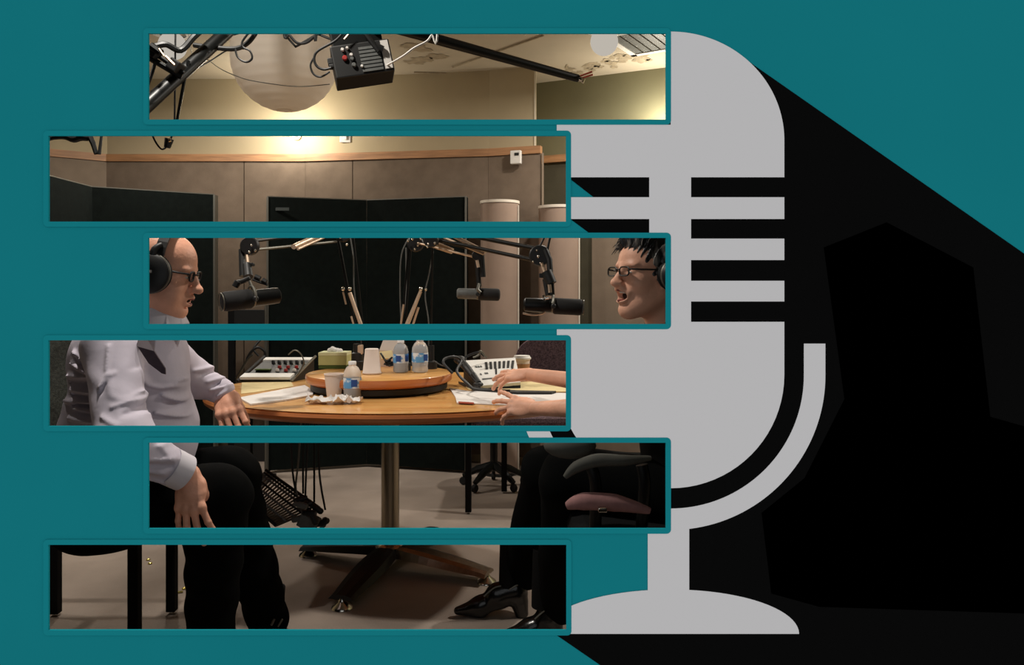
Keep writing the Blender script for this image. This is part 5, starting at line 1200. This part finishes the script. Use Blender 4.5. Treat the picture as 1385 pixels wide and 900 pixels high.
# ----------------------------------------------------------------- the woman (right, laughing, faces left)
wom = thing('person', (.45, 2.3, 0), 'laughing person with short black hair, glasses, black clothes and bare forearms seated at the right', 'person')
TW = make_T(at(882-4, 371, 2.20), (-1, -.42, .06), (.10, .04, 1), .97)
Vh = Vol((.10, 1.98, .94), (.62, 2.42, 1.38), .0024)
head(Vh, TW, laugh=1.0, man=False)
nkw = np.array(at(905, 462, 2.24)); Vh.cap(TW(-.03, 0, -.06), nkw, .048, .056, k=.03)
# hands
w1 = at(716, 507, 2.80); e1 = np.array(at(838, 524, 2.52)); w2 = at(722, 553, 2.57); e2 = np.array(at(836, 552, 2.22))
V1 = Vol(np.array(w1)-.19, np.array(w1)+.19, .0021); V2 = Vol(np.array(w2)-.19, np.array(w2)+.19, .0021)
hand(V1, w1, np.array(at(682, 509, 2.86))-np.array(w1), (.05, -.45, 1), 1, s=.97, spread=.55, curls=[(.05, .1, .1), (.12, .2, .15), (.3, .3, .2), (.5, .4, .3)], thumb=(.9, .5), forearm=None)
hand(V2, w2, np.array(at(688, 548, 2.62))-np.array(w2), (.1, -.75, .62), 1, s=.97, spread=.50, curls=[(.05, .15, .1), (.15, .2, .2), (.3, .3, .25), (.5, .45, .3)], thumb=(.8, .6), forearm=None)
sw1 = np.array(at(925, 490, 2.40)); sw2 = np.array(at(940, 495, 2.12))
Vb = Vol((-.10, 1.95, .0), (.75, 3.0, 1.12), .006)
for w_, e_, s_ in ((w1, e1, sw1), (w2, e2, sw2)):
    Vb.cap(w_, e_, .023, .035, .02); Vb.cap(e_, s_, .040, .048, .02)
Vb.ell((.50, 2.28, .95), (.12, .16, .16), None, .05); Vb.ell((.52, 2.28, .72), (.12, .15, .16), None, .05); Vb.ell((.52, 2.28, .58), (.14, .16, .10), None, .05); Vb.cap(nkw, (.49, 2.28, .96), .052, .09, .04); Vb.cap(sw1, sw2, .05, .05, .04)
hw1 = (.47, 2.36, .56); hw2 = (.47, 2.20, .58)
kw1 = (X(742, 2.46), 2.50, .575); aw1 = (X(702, 2.79), 2.80, .16)
kw2 = (X(770, 2.26), 2.30, .600); aw2 = (X(752, 2.58), 2.60, .12)
for h_, k_, a_ in ((hw1, kw1, aw1), (hw2, kw2, aw2)):
    Vb.cap(h_, k_, .07, .05, .03); Vb.cap(k_, a_, .046, .032, .02); Vb.cap(a_, (a_[0], a_[1], .12), .028, .02, .01)
vbuild([Vh, V1, V2, Vb], 'body', M['skin_w'], wom, 1)
face_bits(TW, wom, laugh=1, brow='iris')
# hair: short, swept back, with strands
Vr = Vol((.10, 1.96, 1.05), (.62, 2.44, 1.40), .0028)
Vr.ell(TW(-.024, 0, .040), np.array((.110, .090, .100))*TW.s, TW.R, .02)
Vr.ell(TW(-.055, 0, -.02), np.array((.070, .082, .075))*TW.s, TW.R, .03)
Vr.ell(TW(.035, 0, .100), np.array((.055, .062, .030))*TW.s, TW.R, .03)       # fringe volume
Vr.ell(TW(.092, -.002, -.035), np.array((.076, .095, .098))*TW.s, TW.R, .012, True)    # face opening
Vr.ell(TW(.030, 0, -.10), np.array((.08, .10, .06))*TW.s, TW.R, .012, True)
def strands(x, y, z):
    p = ((x-TW(0, 0, 0)[0])*TW.l[0]+(y-TW(0, 0, 0)[1])*TW.l[1]+(z-TW(0, 0, 0)[2])*TW.l[2])
    q = ((x-TW(0, 0, 0)[0])*TW.f[0]+(y-TW(0, 0, 0)[1])*TW.f[1]+(z-TW(0, 0, 0)[2])*TW.f[2])
    zz = z-TW(0, 0, 0)[2]
    return .0030*np.sin(330*p+150*q*.3+9*np.sin(30*q+20*zz))+.0016*np.sin(700*p+60*q)
Vr.wrinkle(strands)
hair = vbuild([Vr], 'hair', M['hair'], wom, 0)
rnd = random.Random(21); mb = MB()
for i in range(260):
    y0 = rnd.uniform(-.066, .058); l_ = rnd.uniform(.35, .75)
    z0 = .128+rnd.uniform(-.010, .006); x0_ = .005+rnd.uniform(-.05, .03)
    p = [TW(x0_, y0, z0-.9*y0*y0*9), TW(x0_+.035*l_, y0*1.08-.004, z0-.008-.9*y0*y0*9), TW(x0_+.060*l_, y0*1.15-.010+rnd.uniform(-.006, .006), z0-.028*l_-.9*y0*y0*9), TW(x0_+.068*l_, y0*1.2-.016+rnd.uniform(-.01, .006), z0-.052*l_-y0*y0*8)]
    mb.tube([Vv(q) for q in p], [.0016, .0022, .0016, .0005], seg=5, sub=3)
mb.build('fringe', M['hair'], hair)
# top and trousers
Vs = Vol((.20, 1.92, .48), (.80, 2.62, 1.12), .006)
Vs.ell((.50, 2.28, .95), (.14, .18, .17), None, .05); Vs.ell((.52, 2.28, .72), (.145, .17, .17), None, .05); Vs.ell((.52, 2.28, .58), (.16, .18, .10), None, .05); Vs.cap(nkw+np.array((0, 0, -.035)), (.49, 2.28, .96), .075, .10, .04); Vs.cap(sw1, sw2, .068, .068, .04)
Vs.cap(sw1, sw1+(e1-sw1)*.8, .06, .056, .03); Vs.cap(sw2, sw2+(e2-sw2)*.8, .06, .056, .03)
Vs.wrinkle(lambda x, y, z: .003*np.sin(50*z+30*x+5*np.sin(12*y)))
Vs.cap(nkw, TW(0, 0, -.10), .056, .055, 0, True)
vbuild([Vs], 'top', M['top'], wom, 2)
Vt = Vol((-.14, 2.0, .03), (.72, 3.0, .72), .006)
for h_, k_, a_ in ((hw1, kw1, aw1), (hw2, kw2, aw2)):
    Vt.cap(h_, k_, .10, .082, .04); Vt.cap(k_, (a_[0]+.015, a_[1], a_[2]), .080, .074, .03)
Vt.ell((.50, 2.28, .56), (.16, .18, .10), None, .05)
Vt.wrinkle(lambda x, y, z: .003*np.sin(34*x+22*y+10*z+3*np.sin(9*z)))
vbuild([Vt], 'trousers', M['pants'], wom, 2)
# heeled shoes
def heel_shoe(toe, heel, Y, name='heeled_shoe'):
    tx = toe; hx = heel
    V = Vol((tx-.03, Y-.06, -.004), (hx+.05, Y+.06, .17), .0032)
    V.cap((tx+.012, Y-.004, .022), (tx+.09, Y, .034), .0145, .034, .015); V.cap((tx+.09, Y, .036), (tx+.15, Y, .062), .034, .036, .02)
    V.cap((tx+.15, Y, .068), (hx-.045, Y, .078), .036, .036, .02); V.cap((tx+.15, Y, .085), (hx-.05, Y, .100), .034, .036, .02)
    V.ell((tx+.16, Y, -.012), (.050, .06, .040), None, .01, True)
    V.cap((hx-.038, Y, .05), (hx-.030, Y, .012), .032, .024, .01)
    V.cut((0, 0, .002), (0, 0, -1))
    V.ell((tx+.175, Y, .165), (.055, .028, .040), None, .006, True)
    o = vbuild([V], name, M['leather'], wom, 1)
    mb = MB(); mb.tube([(tx+.105, Y-.036, .085), (tx+.14, Y-.030, .112), (tx+.165, Y-.027, .118)], .0028, seg=6, sub=4); mb.tube([(hx-.075, Y-.034, .108), (hx-.03, Y-.030, .132)], .003, seg=6); mb.build('strap_trim', M['edge'], o)
    mb = MB(); mb.tube([(hx-.06, Y, .30), (hx-.07, Y, .17), (hx-.075, Y, .11)], [.046, .040, .036], seg=20); mb.build('sock', M['top'], wom)
    return o
heel_shoe(X(615, 2.78), X(717, 2.78), 2.775); heel_shoe(X(655, 2.58)+.06, X(752, 2.58)+.03, 2.585)
headphones(TW, 'black over-ear headphones worn by the laughing person at the right', cupx=-.016, bandx=-.028, r=.043, cupz=-.004)
glasses(TW, 'dark rectangular eyeglasses worn by the laughing person at the right', x=.106, z=.001, h=.0125, w=.0235, th=.0022)
